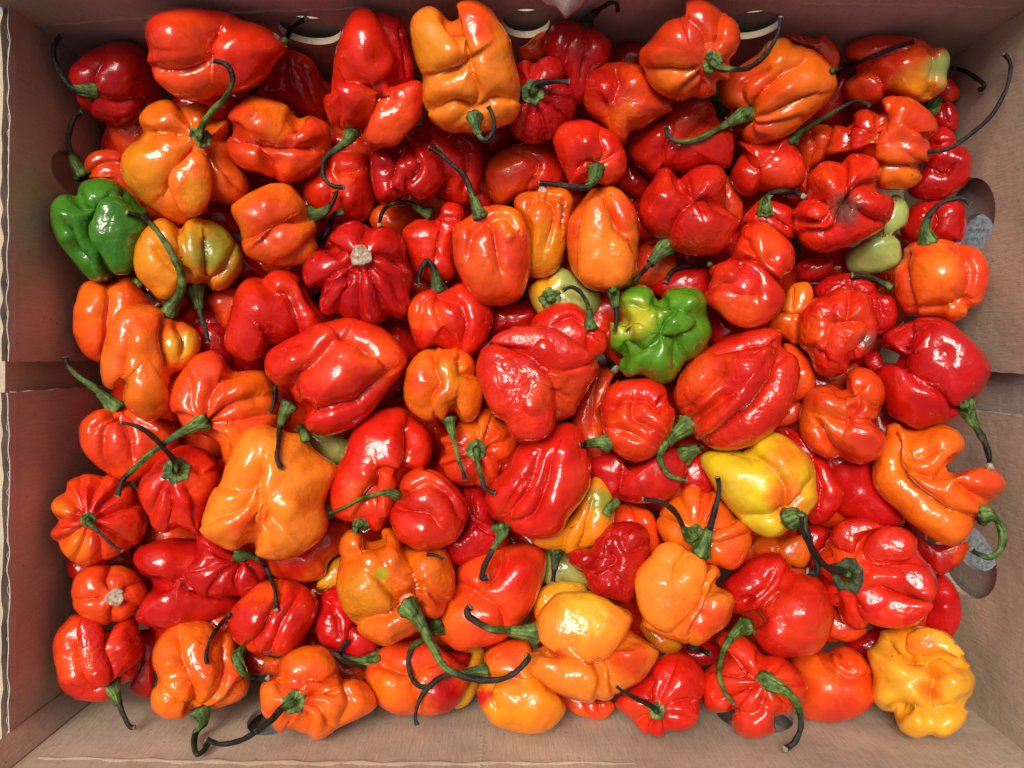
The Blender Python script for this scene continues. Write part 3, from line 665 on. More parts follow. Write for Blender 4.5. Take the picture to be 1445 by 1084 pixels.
('glossy red pepper lying sideways behind the long green stem of the ribbed orange pepper', 2.5, 'R', '885,213 892,189 912,173 936,163 946,148 972,141 999,143 1010,156 1015,173 1032,189 1034,213 1027,236 1005,233 985,239 966,246 946,242 922,252 906,239 892,229', '939,242 936,213 946,186;1009,169 985,186 969,196', '', {'b': [[932, 196, 19.9, 8.0], [972, 166, 19.9, 8.0], [959, 213, 19.9, -8.0]]}),
('dark red pepper in the gap below the square-shouldered red pepper', 0.8, 'C', '869,262 882,226 902,239 919,256 906,279 886,276', '', '', {}),
('slim ribbed amber pepper with a scarred end where its stem broke off', 2.6, 'O', '726,292 731,276 750,266 773,264 799,267 809,282 806,306 799,332 796,359 786,382 763,392 740,385 736,359 740,326', '765,269 750,282 743,309 750,349;765,269 780,289 783,316 773,349;765,269 799,282 796,316', '', {'c2': [['A', 773, 352, 39.9]], 'scar': [765, 270, 6.0]}),
('upright orange pepper with a long tongue-shaped front lobe, centre top', 3.2, 'O', '799,319 806,299 823,276 839,262 859,258 879,269 892,286 901,309 904,336 902,359 899,385 886,404 859,410 833,407 809,392 799,359', '819,392 816,349 821,309 833,282 848,281 858,299 866,326 886,345 896,372;846,266 869,299 886,329', '864,407 868,423 870,443 869,459 867,469', {'b': [[839, 332, 23.3, 10.0]], 'c2': [['V', 886, 299, 36.5], ['V', 806, 332, 19.9]], 'k': 'side', 'g': 0.4, 'w': 1.4, 'fs': 2.4}),
('bright red three-lobed pepper right of the upright orange pepper', 3.1, 'R', '901,299 906,282 919,259 932,239 947,239 959,249 982,238 1009,234 1022,246 1024,289 1042,311 1035,329 1019,352 992,360 969,359 946,349 929,339 909,322', '962,251 976,276 979,282 1002,281 1022,289;977,282 959,302 946,326 941,342;979,282 972,262', '941,347 929,357 919,370 906,385 896,396', {'b': [[936, 276, 23.3, 12.0], [999, 316, 29.9, 10.0]], 'k': 'side', 'g': 0.35, 'w': 1.8, 'wr': 0.5, 'fs': 1.8}),
('orange-red pepper hidden behind the bright red three-lobed pepper', 1.4, 'V', '1012,246 1032,252 1047,282 1048,309 1035,326 1015,299', '', '', {}),
('tall ribbed orange pepper with a stout green stem pointing left, upper right', 3.5, 'O', '1015,130 1022,106 1042,93 1069,76 1085,60 1108,55 1122,63 1135,66 1152,73 1165,86 1178,103 1181,123 1171,143 1148,163 1122,186 1095,199 1069,207 1049,199 1044,183 1050,169 1037,159 1022,148', '1057,163 1075,126 1105,100 1135,80;1060,166 1085,163 1118,146 1158,133;1057,159 1039,133 1049,110 1082,96;1057,166 1069,179 1098,176 1128,166;1055,169 1062,193 1082,199', '1054,159 1039,168 1015,181 992,193 969,200 952,199 942,189 939,179', {'b': [[1112, 126, 19.9, 8.0]], 'c2': [['V', 1055, 110, 39.9], ['V', 1065, 186, 29.9]], 'k': 'side', 'g': 0.75, 'w': 1.7, 'fs': 0.5}),
('red pepper with three glossy lobes below the ribbed orange pepper, long dark green stem', 2.3, 'R', '1030,246 1039,226 1044,213 1039,199 1065,196 1095,199 1112,189 1120,203 1135,229 1137,246 1128,262 1105,271 1078,269 1055,277 1037,266', '1042,213 1059,236 1072,239 1088,219 1112,206;1072,241 1075,266', '1117,199 1128,186 1158,169 1185,153 1208,143 1223,146 1227,151', {'k': 'side', 'g': 0.6, 'w': 1.3}),
("green pepper showing as a sliver behind the ribbed orange pepper's stem", 1.4, 'G', '1002,133 1019,116 1025,133 1032,156 1015,169 1005,153', '', '', {}),
('dark orange-red pepper under the back wall right of the ribbed orange pepper', 1.2, 'V', '1105,50 1131,48 1151,55 1164,50 1181,70 1185,83 1178,100 1164,93 1144,66 1121,63', '1131,50 1151,80 1171,93', '', {}),
('dark crimson pepper in the gap right of the ribbed orange pepper', 0.9, 'C', '1151,159 1178,113 1198,100 1194,140 1178,166 1161,173', '', '', {}),
('orange pepper turning yellow-green at its right end, by the back right corner', 2.6, 'V', '1193,80 1198,66 1217,55 1247,49 1277,50 1301,55 1317,65 1334,68 1340,83 1335,106 1335,123 1320,136 1304,146 1284,143 1257,136 1244,143 1227,149 1204,146 1191,130 1194,113 1204,100', '1198,106 1217,100 1241,116 1251,136;1319,66 1324,90 1320,116 1314,136;1221,96 1251,71 1284,66', '1173,100 1198,93 1231,80 1264,66 1292,58', {'b': [[1274, 93, 23.3, 10.0]], 'c2': [['A', 1297, 116, 33.2], ['P', 1337, 93, 23.3]], 'k': 'bare', 'g': 0, 'w': 1.3}),
('small red pepper glimpsed at the corner right of the yellow-green ended pepper', 1.2, 'R', '1317,126 1337,110 1354,126 1352,140 1334,146', '', '1344,96 1360,100 1377,110 1389,120 1383,127', {'k': 'bare', 'g': 0}),
('crimson pepper with a green stem base below the yellow-green ended pepper', 1.4, 'C', '1310,156 1327,146 1344,146 1352,163 1349,184 1324,186 1307,173', '1330,149 1337,173', '1314,154 1320,146 1325,138', {'k': 'side', 'g': 0.9}),
('pink-red and orange pepper with a broad folded lobe and the longest upcurved black stem', 3.2, 'V', '1194,176 1201,163 1221,153 1244,159 1241,146 1251,137 1274,138 1297,146 1317,163 1325,183 1317,196 1312,206 1312,226 1301,233 1302,252 1284,266 1261,267 1241,266 1231,246 1211,216 1198,203 1164,219 1168,199 1178,176', '1242,149 1254,163 1241,183 1231,203 1232,226 1257,233 1301,233;1198,166 1194,193 1198,213;1237,173 1247,159;1310,199 1301,186 1284,179', '1310,214 1327,213 1347,206 1370,189 1394,169 1410,146 1422,120 1426,96 1423,83 1416,76', {'b': [[1274, 196, 19.9, -9.0], [1274, 153, 16.6, 8.0]], 'c2': [['R', 1204, 186, 36.5], ['O', 1281, 246, 33.2]], 'k': 'bare', 'g': 0, 'w': 1.35, 'fs': 2}),
('red pepper with a dimpled face against the right wall', 2.1, 'C', '1310,199 1327,179 1344,186 1350,199 1367,213 1371,236 1364,259 1340,276 1314,282 1291,279 1281,266 1301,239', '1317,239 1334,246 1347,233;1317,203 1340,199', '', {'b': [[1330, 236, 13.3, -10.0], [1357, 226, 13.3, 6.0]]}),
('bruised red pepper with a swirled furrow, upper right', 3.3, 'R', '1134,269 1144,246 1164,229 1188,226 1204,218 1224,219 1239,229 1242,256 1241,269 1259,282 1259,302 1251,322 1227,336 1204,345 1184,352 1161,357 1134,349 1119,329 1119,302 1128,286', '1138,281 1151,282 1164,299 1154,316 1131,309;1198,272 1181,299 1178,322 1161,332 1131,329;1198,272 1217,259 1241,256;1198,272 1194,239 1188,229;1217,299 1231,312 1251,316', '', {'b': [[1171, 256, 23.3, 10.0], [1221, 296, 16.6, 8.0], [1161, 296, 10.0, -8.0]], 'c2': [['M', 1194, 292, 23.3]], 'wr': 0.6, 'fs': 2}),
('red pepper with an arched green stem left of the bruised swirled pepper', 2.2, 'R', '1048,312 1058,296 1075,282 1098,286 1118,296 1124,319 1118,336 1095,332 1065,322', '1080,297 1095,309 1111,319', '1080,299 1080,282 1091,272 1111,270 1128,274 1134,277', {'k': 'side', 'g': 0.2, 'w': 1.5}),
('small crimson pepper in the shade above the arched green stem', 1.0, 'C', '1088,276 1111,262 1131,259 1138,282 1121,292 1098,289', '', '', {}),
('orange pepper in the gap behind the bruised swirled pepper', 1.5, 'V', '1118,196 1144,178 1171,179 1181,199 1164,226 1144,239 1138,259 1131,233', '1144,186 1151,213 1141,239', '', {'wr': 0.4}),
('pale green pepper, upper lobe showing right of the bruised swirled pepper', 1.9, 'P', '1244,319 1251,292 1261,276 1274,281 1282,299 1279,322 1264,332 1271,345 1269,369 1251,382 1224,387 1198,382 1194,359 1217,342', '1281,327 1257,332 1231,332', '', {'b': [[1231, 352, 19.9, 8.0]]}),
('dark red pepper behind the orange-red pepper with the black hooked stem, right side', 1.6, 'C', '1271,329 1281,299 1297,286 1327,282 1354,286 1362,302 1360,336 1347,342 1297,352', '1317,289 1324,312 1314,339', '', {}),
('dark green glossy pepper with deep folds, against the left wall', 2.9, 'G', '106,273 115,258 133,252 149,252 166,258 186,270 199,287 211,303 206,323 196,340 191,363 186,386 166,389 149,397 130,396 113,383 96,363 80,340 71,313 74,290 86,277 100,275', '106,275 116,290 133,296 125,320 126,336 140,353 146,373 159,388;133,296 143,283;176,270 189,293 199,316;100,326 110,353 126,373', '', {'b': [[146, 306, 13.3, 8.0], [90, 303, 13.3, 8.0], [166, 350, 23.3, 8.0], [96, 336, 13.3, 6.0]], 'wr': 0.3}),
('round olive-yellow pepper turning green on its right lobe, stem drooping at the front, left', 3.0, 'A', '199,333 213,318 229,310 246,315 254,320 266,310 286,309 306,315 326,331 340,353 344,373 336,389 319,406 299,411 289,403 279,409 262,403 246,419 229,423 213,409 196,393 188,373 191,350', '279,406 262,380 254,353 254,320;281,406 233,373 216,350;289,404 292,373 289,340;289,404 319,386 332,356', '276,408 279,426 284,446 290,466 294,484', {'c2': [['B', 309, 346, 49.8]], 'k': 'side', 'g': 0.45, 'w': 1.5}),
('dull orange-red pepper under the dark green pepper beside the left wall', 1.9, 'V', '113,409 123,398 143,395 166,391 186,391 203,406 219,426 226,453 213,486 186,506 156,516 140,512 120,499 106,476 104,456 108,433', '149,399 151,439 146,473 143,502', '', {'b': [[123, 439, 19.9, 8.0]]}),
('orange-red pepper with a thin dark stem end under the olive-yellow pepper', 1.5, 'V', '193,399 233,396 252,406 266,426 246,439 216,436', '', '189,393 203,409 216,423 223,431', {'k': 'bare', 'g': 0.2}),
('orange pepper with a pale yellow patch, an arched green stem and two drooping lobes', 3.4, 'O', '156,456 169,439 189,430 213,431 229,436 246,446 262,453 279,469 282,492 269,516 246,532 239,549 242,569 233,584 213,593 196,589 179,576 173,559 171,546 159,551 148,546 143,529 144,502 149,479', '171,546 169,516 176,492 181,473;233,446 229,479 233,506 239,526;252,449 266,479 262,499', '238,439 246,426 256,409 256,389 246,366 233,343 219,323 203,308 178,300', {'b': [[199, 479, 26.6, 10.0], [203, 556, 23.3, 8.0]], 'c2': [['Y', 256, 486, 23.3]], 'k': 'side', 'g': 0.72, 'w': 1.6}),
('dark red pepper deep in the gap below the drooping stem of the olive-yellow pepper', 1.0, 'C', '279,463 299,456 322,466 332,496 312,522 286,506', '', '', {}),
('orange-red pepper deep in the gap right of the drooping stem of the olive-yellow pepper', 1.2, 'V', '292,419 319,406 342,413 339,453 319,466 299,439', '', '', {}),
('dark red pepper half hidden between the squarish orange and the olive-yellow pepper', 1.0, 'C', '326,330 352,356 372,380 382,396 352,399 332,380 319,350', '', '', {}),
('red pepper with a furrowed scratch line and a bulging left cheek, left of centre', 2.7, 'R', '336,409 349,394 372,388 389,381 409,384 429,396 445,426 462,449 452,469 415,479 385,489 372,502 352,509 332,502 319,486 321,459 327,433', '372,389 389,406 409,413 422,439 425,469;382,496 379,479 369,466;429,396 442,426 460,449', '', {'b': [[362, 439, 29.9, 10.0], [438, 446, 16.6, 6.0]], 'wr': 0.2}),
('orange-red pepper under the thin-stemmed red one, its rosette hollow facing up, left of centre', 2.8, 'V', '242,552 247,536 259,519 276,502 296,496 312,502 326,519 345,522 372,526 385,546 394,572 392,602 379,622 359,632 352,649 332,659 316,652 306,629 282,615 259,605 244,585 241,569', '289,602 292,559 306,539 329,522;289,602 269,572 266,539;289,602 319,572 359,559;296,602 332,599 372,589;289,602 262,592 247,585;299,609 319,625 332,652', '289,594 259,609 233,625 206,645 186,665 173,678 166,700', {'b': [[336, 552, 23.3, 8.0], [299, 539, 10.0, -8.0]], 'c2': [['O', 336, 632, 36.5]], 'k': 'side', 'g': 0.8, 'w': 1.7}),
('red pepper with a thin dark stub stem left of the large reclining red pepper', 1.5, 'R', '379,526 399,522 412,549 409,592 385,599 372,559', '', '389,546 387,566 382,582', {'k': 'bare', 'g': 0.1, 'w': 1.2}),
('faded orange-red pepper by the left wall with a thick green stem pointing up-left', 2.3, 'V', '113,602 126,585 146,576 173,574 199,579 226,589 246,599 252,625 239,649 213,669 186,678 156,672 130,652 115,629', '166,579 143,605 140,639 149,665;171,580 186,609 189,645;159,577 126,605;176,577 216,602', '164,577 149,562 133,547 113,534 96,516 92,504', {'k': 'side', 'g': 0.85, 'w': 1.7}),
('big pumpkin-ribbed crimson pepper with a round pale scar where its stem broke off', 3.2, 'C', '427,383 433,368 450,353 466,348 464,336 479,320 499,312 516,316 526,323 539,320 556,326 569,343 574,370 581,389 577,413 579,433 566,449 549,449 536,455 516,453 496,453 476,446 456,443 450,426 451,409 433,403', '509,361 479,353 466,348;509,361 516,336 521,321;509,361 546,356 572,370;509,361 469,380 446,409;509,361 486,393 473,443;509,361 506,399 509,449;509,361 529,399 543,449;509,361 553,389 576,426', '', {'scar': [509, 361, 14.0], 'b': '', 'wr': 0.2}),
('orange-red pepper with a hooked black stem right of the big ribbed crimson pepper', 2.6, 'R', '576,439 586,419 609,406 632,406 652,399 672,413 692,436 694,459 682,486 665,501 639,499 612,487 592,492 581,469', '617,406 612,426 614,449 626,473 639,496;619,406 652,426 662,453 656,486;617,406 592,426 586,456', '619,409 616,396 612,380 604,368 596,376 591,391 592,401', {'c2': [['V', 596, 446, 33.2]], 'k': 'side', 'g': 0, 'w': 1.5}),
('dim orange pepper in the gap behind the hooked black stem', 1.0, 'V', '579,393 602,386 612,406 599,419 579,419 569,406', '', '', {}),
('large reclining red pepper turning orange at its tapered right end, left of centre', 3.3, 'R', '375,509 383,494 406,482 436,466 463,453 493,448 523,456 546,469 566,486 574,506 566,526 549,549 526,582 506,599 486,609 460,615 436,609 423,592 426,585 413,569 405,559 400,554 386,539 376,526', '401,554 410,532 430,519 453,492 479,469;423,585 460,585 506,572 546,536;479,469 506,479 526,499', '408,572 400,585 395,602 393,622 391,645 396,660', {'b': [[430, 486, 13.3, -8.0], [479, 539, 36.5, 8.0], [516, 496, 19.9, -8.0], [413, 509, 19.9, 8.0]], 'c2': [['V', 533, 502, 46.5]], 'k': 'side', 'g': 0.3, 'w': 1.5, 'fs': 1.6}),
('dark red pepper in the hollow right of the large reclining red pepper', 1.3, 'C', '533,456 566,453 586,479 596,502 572,539 536,576 519,572 546,506', '', '', {}),
('compact orange and amber pepper with a folded saddle-shaped lobe, stem pointing down, centre', 3.1, 'O', '571,539 576,516 592,496 612,489 629,494 646,490 662,497 672,516 675,532 682,549 679,572 669,592 652,596 639,585 622,592 606,596 586,585 572,566', '616,499 614,522 622,539 609,559 606,576 619,590;639,587 644,566;649,506 656,526 672,529', '634,592 637,609 642,629 647,649 654,669 656,678', {'c2': [['A', 642, 529, 26.6], ['V', 589, 539, 23.3]], 'k': 'side', 'g': 0.8, 'w': 1.2, 'fs': 2}),
('dark red pepper in the gap right of the hooked black stem pepper', 1.2, 'C', '685,439 712,429 739,433 758,446 749,466 712,469 689,473', '', '', {'b': [[745, 446, 13.3, 6.0]]}),
('broad bright red pepper with three draped lobes and a wrinkled right flank, centre', 3.4, 'R', '674,516 680,492 692,482 705,469 732,461 762,462 792,469 818,486 838,502 845,519 838,539 818,566 808,585 785,599 775,615 752,625 725,619 715,595 695,582 685,559 675,536', '690,486 719,489 749,502 772,526 783,552 782,592;777,522 802,522 828,512;783,552 795,559 808,566', '', {'b': [[712, 516, 23.3, 14.0], [765, 489, 26.6, 14.0], [749, 572, 26.6, 14.0], [812, 539, 23.3, -14.0]], 'wr': 0.4, 'fs': 0.7}),
('pale yellow-green pepper with a dark ring calyx deep below the upright orange pepper', 1.6, 'P', '745,413 756,396 773,383 786,373 806,386 826,406 846,413 846,433 826,453 786,453 760,443', '776,423 766,396 783,376;776,423 799,406 826,413', '777,422 781,419', {'c2': [['Y', 763, 406, 29.9]], 'k': 'face', 'g': 1, 'w': 1.5}),
('red pepper with an upcurled dark brown stem left of the crumpled green pepper', 2.6, 'R', '750,456 763,439 783,429 806,427 826,439 843,459 856,473 856,492 846,506 819,516 783,506 756,479', '833,461 809,446 789,453;834,463 829,486 833,509;836,463 849,479', '832,461 832,446 829,429 819,413 806,405 794,411', {'k': 'side', 'g': 0.35, 'w': 1.2}),
('orange-red pepper low under the dark stem of the bright red three-lobed pepper', 1.2, 'V', '886,380 906,346 939,350 956,373 949,399 922,406 896,406', '', '', {}),
('crumpled bright green pepper with yellow patches and knobbly lobes, right of centre', 3.0, 'E', '873,426 882,409 902,403 919,408 929,419 942,408 962,405 985,409 997,423 1000,443 1005,459 1002,479 985,499 969,512 959,526 946,539 926,539 906,529 886,532 876,519 878,502 863,492 859,476 861,453 873,453', '929,421 909,433 892,429;929,421 956,433 939,453 932,473 916,496 886,492;939,426 972,439 992,453 972,469 959,473;962,479 972,506;873,456 878,479 879,499;932,473 959,486 962,516', '', {'b': [[902, 466, 19.9, 14.0], [976, 426, 16.6, 12.0], [926, 516, 26.6, 10.0], [949, 453, 13.3, 10.0], [886, 426, 13.3, 8.0]], 'c2': [['K', 892, 453, 33.2]], 'wr': 0.2, 'h': 1.1}),
('glossy red and orange pepper of two stacked lobes with a round dimple, right of centre', 3.2, 'R', '1000,383 1009,371 1025,366 1035,353 1042,330 1059,316 1082,318 1105,333 1120,350 1122,373 1112,389 1098,399 1108,413 1103,433 1085,453 1059,463 1035,458 1015,443 995,426 994,409 1002,396', '1029,365 1052,363 1075,373 1095,396;1052,340 1065,360 1075,373;994,408 1009,403;1112,391 1102,396', '', {'b': [[1088, 366, 14.9, -16.0], [1045, 413, 33.2, 10.0], [1072, 333, 19.9, 8.0]], 'c2': [['V', 1085, 340, 29.9]], 'fs': 2}),
('dark red pepper with a black hooked stem above the crumpled green pepper', 1.4, 'C', '919,406 939,386 972,380 999,380 1002,406 992,426 959,426 932,419', '', '1002,373 982,374 962,376 946,386 939,399', {'k': 'bare', 'g': 0, 'w': 1.6}),
('red pepper in the gap below the two stacked lobes pepper', 1.3, 'C', '999,436 1022,446 1055,463 1065,473 1032,492 1002,482', '', '', {}),
('small orange pepper in the gap right of the two stacked lobes pepper', 2.0, 'O', '1083,459 1102,439 1112,406 1125,399 1142,399 1147,419 1142,446 1135,469 1122,486 1102,473', '1098,439 1122,443 1142,439;1118,406 1118,439', '', {'c2': [['V', 1105, 473, 26.6]]}),
('curved orange-red pepper tucked between the broad draped red pepper and the dimpled crimson one', 2.0, 'V', '843,522 859,519 874,532 853,556 846,585 853,605 846,632 853,649 836,655 819,639 806,599 819,559', '843,526 836,566 839,605', '', {}),
('small glossy red pepper with a curled dimpled front, just below the crumpled green pepper', 3.1, 'R', '846,572 853,552 869,539 896,534 922,536 939,549 942,566 952,582 949,602 939,622 919,645 896,652 876,645 859,629 853,612 849,592', '859,576 886,559 912,562 929,579 936,569;892,566 892,592 916,605;873,612 899,622', '858,625 843,624 826,627 818,628', {'b': [[886, 592, 16.6, 10.0], [929, 599, 16.6, 8.0]], 'k': 'side', 'g': 0.2, 'w': 1.6, 'wr': 0.4, 'fs': 1.8}),
('dark pepper with a shrivelled black stem in the hollow under the broad draped red pepper', 1.0, 'C', '846,502 873,502 879,526 859,536 839,526', '', '846,506 859,511 869,522', {'k': 'bare', 'g': 0, 'w': 2.5}),
('largest scarlet pepper with a wrinkled shiny flank and curved green stem, right of centre', 3.4, 'R', '950,552 962,526 978,506 1002,486 1028,473 1058,463 1088,461 1105,469 1108,486 1124,502 1129,526 1124,556 1111,582 1091,605 1065,625 1035,634 1008,635 985,625 978,612 965,595 952,579', '1108,486 1085,479 1048,482 1008,496;1108,496 1095,532 1075,562 1045,589 1018,609 985,622;958,582 985,559 1015,529;972,599 1005,579 1031,556', '970,600 946,620 932,640 936,660 949,673 969,678', {'b': [[1055, 516, 33.2, 12.0], [995, 566, 26.6, 8.0], [1035, 559, 19.9, 8.0], [1081, 492, 13.3, 8.0]], 'c2': [['V', 985, 539, 39.9]], 'k': 'side', 'g': 0.9, 'w': 1.9, 'fs': 1.5, 'wr': 0.6}),
('orange pepper half hidden behind the right side of the largest scarlet pepper', 2.1, 'V', '1105,486 1124,489 1141,509 1151,529 1148,549 1128,566 1111,559 1111,519', '', '', {}),
('small orange-red pepper below the right side of the largest scarlet pepper', 1.7, 'V', '1111,569 1128,566 1131,576 1128,592 1108,602 1091,599', '', '', {}),
('dark wrinkled crimson pepper with a black stem under the bruised blackened red pepper', 2.0, 'C', '1149,413 1158,399 1178,388 1201,386 1231,399 1242,413 1261,423 1266,446 1254,466 1231,473 1198,446 1164,426', '1198,399 1217,413 1241,416;1241,419 1247,446', '1257,406 1244,399 1227,391 1201,389', {'k': 'bare', 'g': 0.2, 'w': 1.8, 'wr': 1}),
('blackish bruised red pepper with crumpled seam, right of centre', 3.1, 'R', '1129,443 1141,429 1164,419 1184,408 1204,408 1227,419 1234,439 1241,459 1237,482 1227,496 1214,506 1201,509 1191,526 1168,531 1151,522 1141,502 1128,486 1126,463', '1198,409 1199,433 1194,453 1171,459 1164,486;1198,453 1224,453 1234,473 1211,499;1148,492 1164,502', '', {'b': [[1158, 433, 16.6, 10.0], [1198, 466, 13.3, 8.0], [1171, 453, 10.0, -8.0]], 'c2': [['M', 1227, 479, 14.9], ['V', 1144, 473, 26.6]], 'wr': 0.9}),
('dark red pepper under the pale green pepper', 1.2, 'C', '1124,373 1154,363 1178,373 1161,393 1131,396', '', '', {}),
('squarish orange-red pepper with a hooked black stem by the right wall', 3.0, 'V', '1259,386 1272,363 1274,350 1291,341 1317,338 1347,339 1367,346 1384,356 1394,376 1394,403 1384,426 1364,436 1362,446 1344,454 1324,448 1297,448 1277,443 1264,419', '1281,353 1277,380 1284,409 1294,439;1357,340 1372,366 1375,393 1364,426;1291,439 1324,439 1364,426', '1309,340 1305,323 1310,306 1324,290 1340,282 1357,280 1369,287', {'b': [[1327, 389, 33.2, 10.0]], 'c2': [['O', 1327, 380, 36.5]], 'k': 'side', 'g': 0.2, 'w': 1.6, 'wr': 0.2}),
('large smooth crimson-red pepper with a deep hooked cleft, by the right wall gap', 3.2, 'C', '1242,486 1247,473 1267,459 1294,449 1324,449 1350,459 1370,476 1387,492 1400,519 1394,539 1380,559 1364,569 1344,589 1320,600 1294,605 1274,597 1254,579 1247,552 1234,529 1247,512 1271,506 1247,499', '1241,502 1271,506 1281,496 1277,512 1284,532 1310,549 1334,559 1347,576;1374,479 1387,506 1384,539 1360,569;1284,526 1317,539;1287,469 1281,499', '1360,569 1369,589 1377,602 1384,614 1394,635 1397,659', {'b': [[1334, 499, 19.9, -8.0], [1274, 559, 26.6, 10.0], [1310, 473, 19.9, 8.0]], 'c2': [['R', 1264, 556, 33.2]], 'k': 'side', 'g': 0.5, 'w': 1.8, 'wr': 0.1, 'fs': 2}),
('knobbly brick-red pepper with a round ear-like lobe, right of centre bottom', 2.9, 'V', '1129,592 1134,566 1148,547 1171,543 1188,546 1194,529 1211,519 1231,524 1246,542 1249,566 1239,589 1231,595 1247,615 1244,639 1227,652 1204,654 1184,650 1164,647 1144,635 1131,615', '1188,546 1204,552 1217,546;1207,554 1217,566 1211,585 1198,605;1221,566 1241,579;1151,605 1164,629 1184,649;1194,599 1171,592', '', {'b': [[1224, 542, 13.3, 8.0], [1164, 566, 23.3, 8.0], [1224, 612, 16.6, 8.0], [1204, 576, 8.3, -8.0]], 'wr': 0.3, 'fs': 1.8}),
('orange pepper glimpsed between the bruised blackened pepper and the knobbly brick-red one', 1.4, 'V', '1148,526 1178,529 1204,512 1211,522 1191,542 1158,546', '', '', {}),
('small crimson pepper squeezed left of the deeply clefted crimson-red pepper', 1.8, 'C', '1217,506 1237,496 1247,512 1247,526 1231,529', '', '', {'wr': 0.4}),
('orange-red rosette pepper with a star-shaped green calyx facing up, by the left wall', 2.8, 'V', '75,706 90,691 96,680 113,670 133,669 153,671 173,680 189,689 203,719 207,743 196,766 179,779 159,787 140,794 116,798 100,791 81,769 71,753 78,736 73,719', '123,733 96,699 86,693;123,733 110,696 113,673;123,733 133,693 146,671;123,733 153,703 176,683;123,733 156,726 193,713;123,733 159,753 189,769;123,733 143,766 146,792;123,733 113,766 103,789;123,733 93,739 75,736;123,733 95,756 80,766', '124,733 126,739 143,754 159,769 173,778', {'c2': [['R', 133, 726, 49.8], ['O', 100, 779, 23.3], ['O', 80, 713, 19.9]], 'k': 'face', 'g': 0.3, 'w': 0.95, 'wr': 0.2}),
('round ribbed red pepper with a big pale green calyx and thin black stem, left', 2.9, 'R', '196,699 199,676 213,656 233,640 259,628 286,633 302,646 312,656 309,683 296,713 289,739 282,758 266,749 252,743 233,753 216,746 206,726', '249,663 229,656 206,663;249,663 226,689 209,726;249,663 242,699 244,739;249,663 269,699 276,746;249,663 286,666 309,663', '249,665 246,650 233,635 216,616 196,603 171,596', {'b': [[262, 706, 19.9, 8.0]], 'k': 'face', 'g': 0.12, 'w': 1.3, 'calyx': 1.35}),
('red pepper deep between the ribbed pale-calyxed red pepper and the light orange dented pepper', 1.3, 'V', '213,739 252,736 286,753 282,773 252,769 219,766', '', '', {}),
('small orange sliver of pepper under the ribbed red pepper with the pale calyx', 0.7, 'O', '209,756 239,754 266,758 252,773 216,769', '', '', {}),
('small flattened orange-red pepper with a pale round stem scar, by the left wall', 2.7, 'V', '100,836 108,812 126,799 149,795 173,799 196,812 207,836 199,856 183,872 159,880 136,882 116,872 103,856', '163,844 149,819 156,797;163,844 183,826 199,819;163,844 156,866 156,880;163,844 133,846 106,849;163,844 186,852 199,856', '', {'scar': [163, 843, 11.3]}),
('dark red pepper under the star-calyx rosette pepper by the left wall', 0.9, 'C', '96,792 133,786 186,773 196,792 159,806 106,819', '', '', {}),
('glossy dark red pepper with two broad swellings, lower left', 2.1, 'C', '189,792 193,776 213,766 246,761 282,763 299,782 299,822 319,839 342,846 336,862 306,876 266,882 233,885 206,882 191,872 199,852 213,826 199,812', '203,822 233,829 259,816 266,832 299,842', '', {'b': [[233, 786, 29.9, 8.0], [246, 866, 33.2, 10.0], [226, 826, 13.3, -6.0]], 'c2': [['R', 233, 786, 33.2]]}),
('crimson pepper with radiating ridges, stem drooping over it from below the big dented orange pepper', 2.6, 'C', '261,806 276,786 276,769 282,753 299,759 332,779 362,786 377,799 372,826 349,842 319,842 289,842 271,829', '339,786 299,796 269,806;339,787 309,812 292,839;339,786 299,776 279,769;342,789 332,816 336,842;345,787 362,806 369,822', '336,786 352,784 369,794 382,816 389,839 390,862', {'k': 'side', 'g': 0.25, 'w': 1.2}),
('orange-red pepper behind the big dented orange pepper on its lower right', 1.5, 'V', '372,799 392,773 425,753 458,736 485,726 498,739 498,766 465,792 458,812 429,822 395,816', '', '', {'b': [[432, 792, 19.9, 8.0]], 'c2': [['R', 415, 796, 26.6]]}),
('big smooth light orange pepper with a dented star-like front, left of centre', 3.4, 'T', '282,736 292,709 306,683 319,653 336,620 352,606 372,602 392,608 409,613 429,616 445,636 472,655 477,666 465,686 455,713 461,736 452,759 429,776 409,786 382,788 362,782 352,773 329,779 309,769 289,756', '367,663 349,680 319,686;367,663 365,696 382,726 392,739;352,776 362,766 365,743;367,663 332,713 299,739', '', {'b': [[342, 706, 26.6, -10.0], [409, 713, 26.6, 12.0], [372, 739, 13.3, -8.0], [392, 640, 23.3, 8.0], [309, 739, 19.9, 8.0], [419, 666, 19.9, 6.0]], 'c2': [['V', 345, 743, 26.6]], 'wr': 0.2, 'fs': 1.7}),
('olive-green pepper peeping out between the light orange pepper and the large reclining red one', 1.8, 'P', '422,610 442,606 465,610 492,620 495,643 472,656 445,643', '', '432,621 429,611 425,605', {'k': 'bare', 'g': 1, 'w': 3}),
('smooth arched red pepper with a saddle-like groove, centre left', 2.7, 'R', '466,699 471,676 483,646 493,620 509,593 533,580 553,576 569,577 592,593 608,616 609,640 599,660 582,666 572,680 559,706 549,726 533,749 513,739 486,733 469,723', '576,600 577,633 572,660 566,673;513,706 533,680 533,660 566,663;533,680 539,713', '508,738 504,743 501,749', {'b': [[519, 673, 16.6, 10.0], [553, 620, 16.6, 8.0], [582, 636, 13.3, 6.0], [536, 716, 19.9, 10.0]], 'c2': [['V', 506, 699, 29.9]], 'k': 'side', 'g': 1, 'w': 1.7, 'fs': 2}),
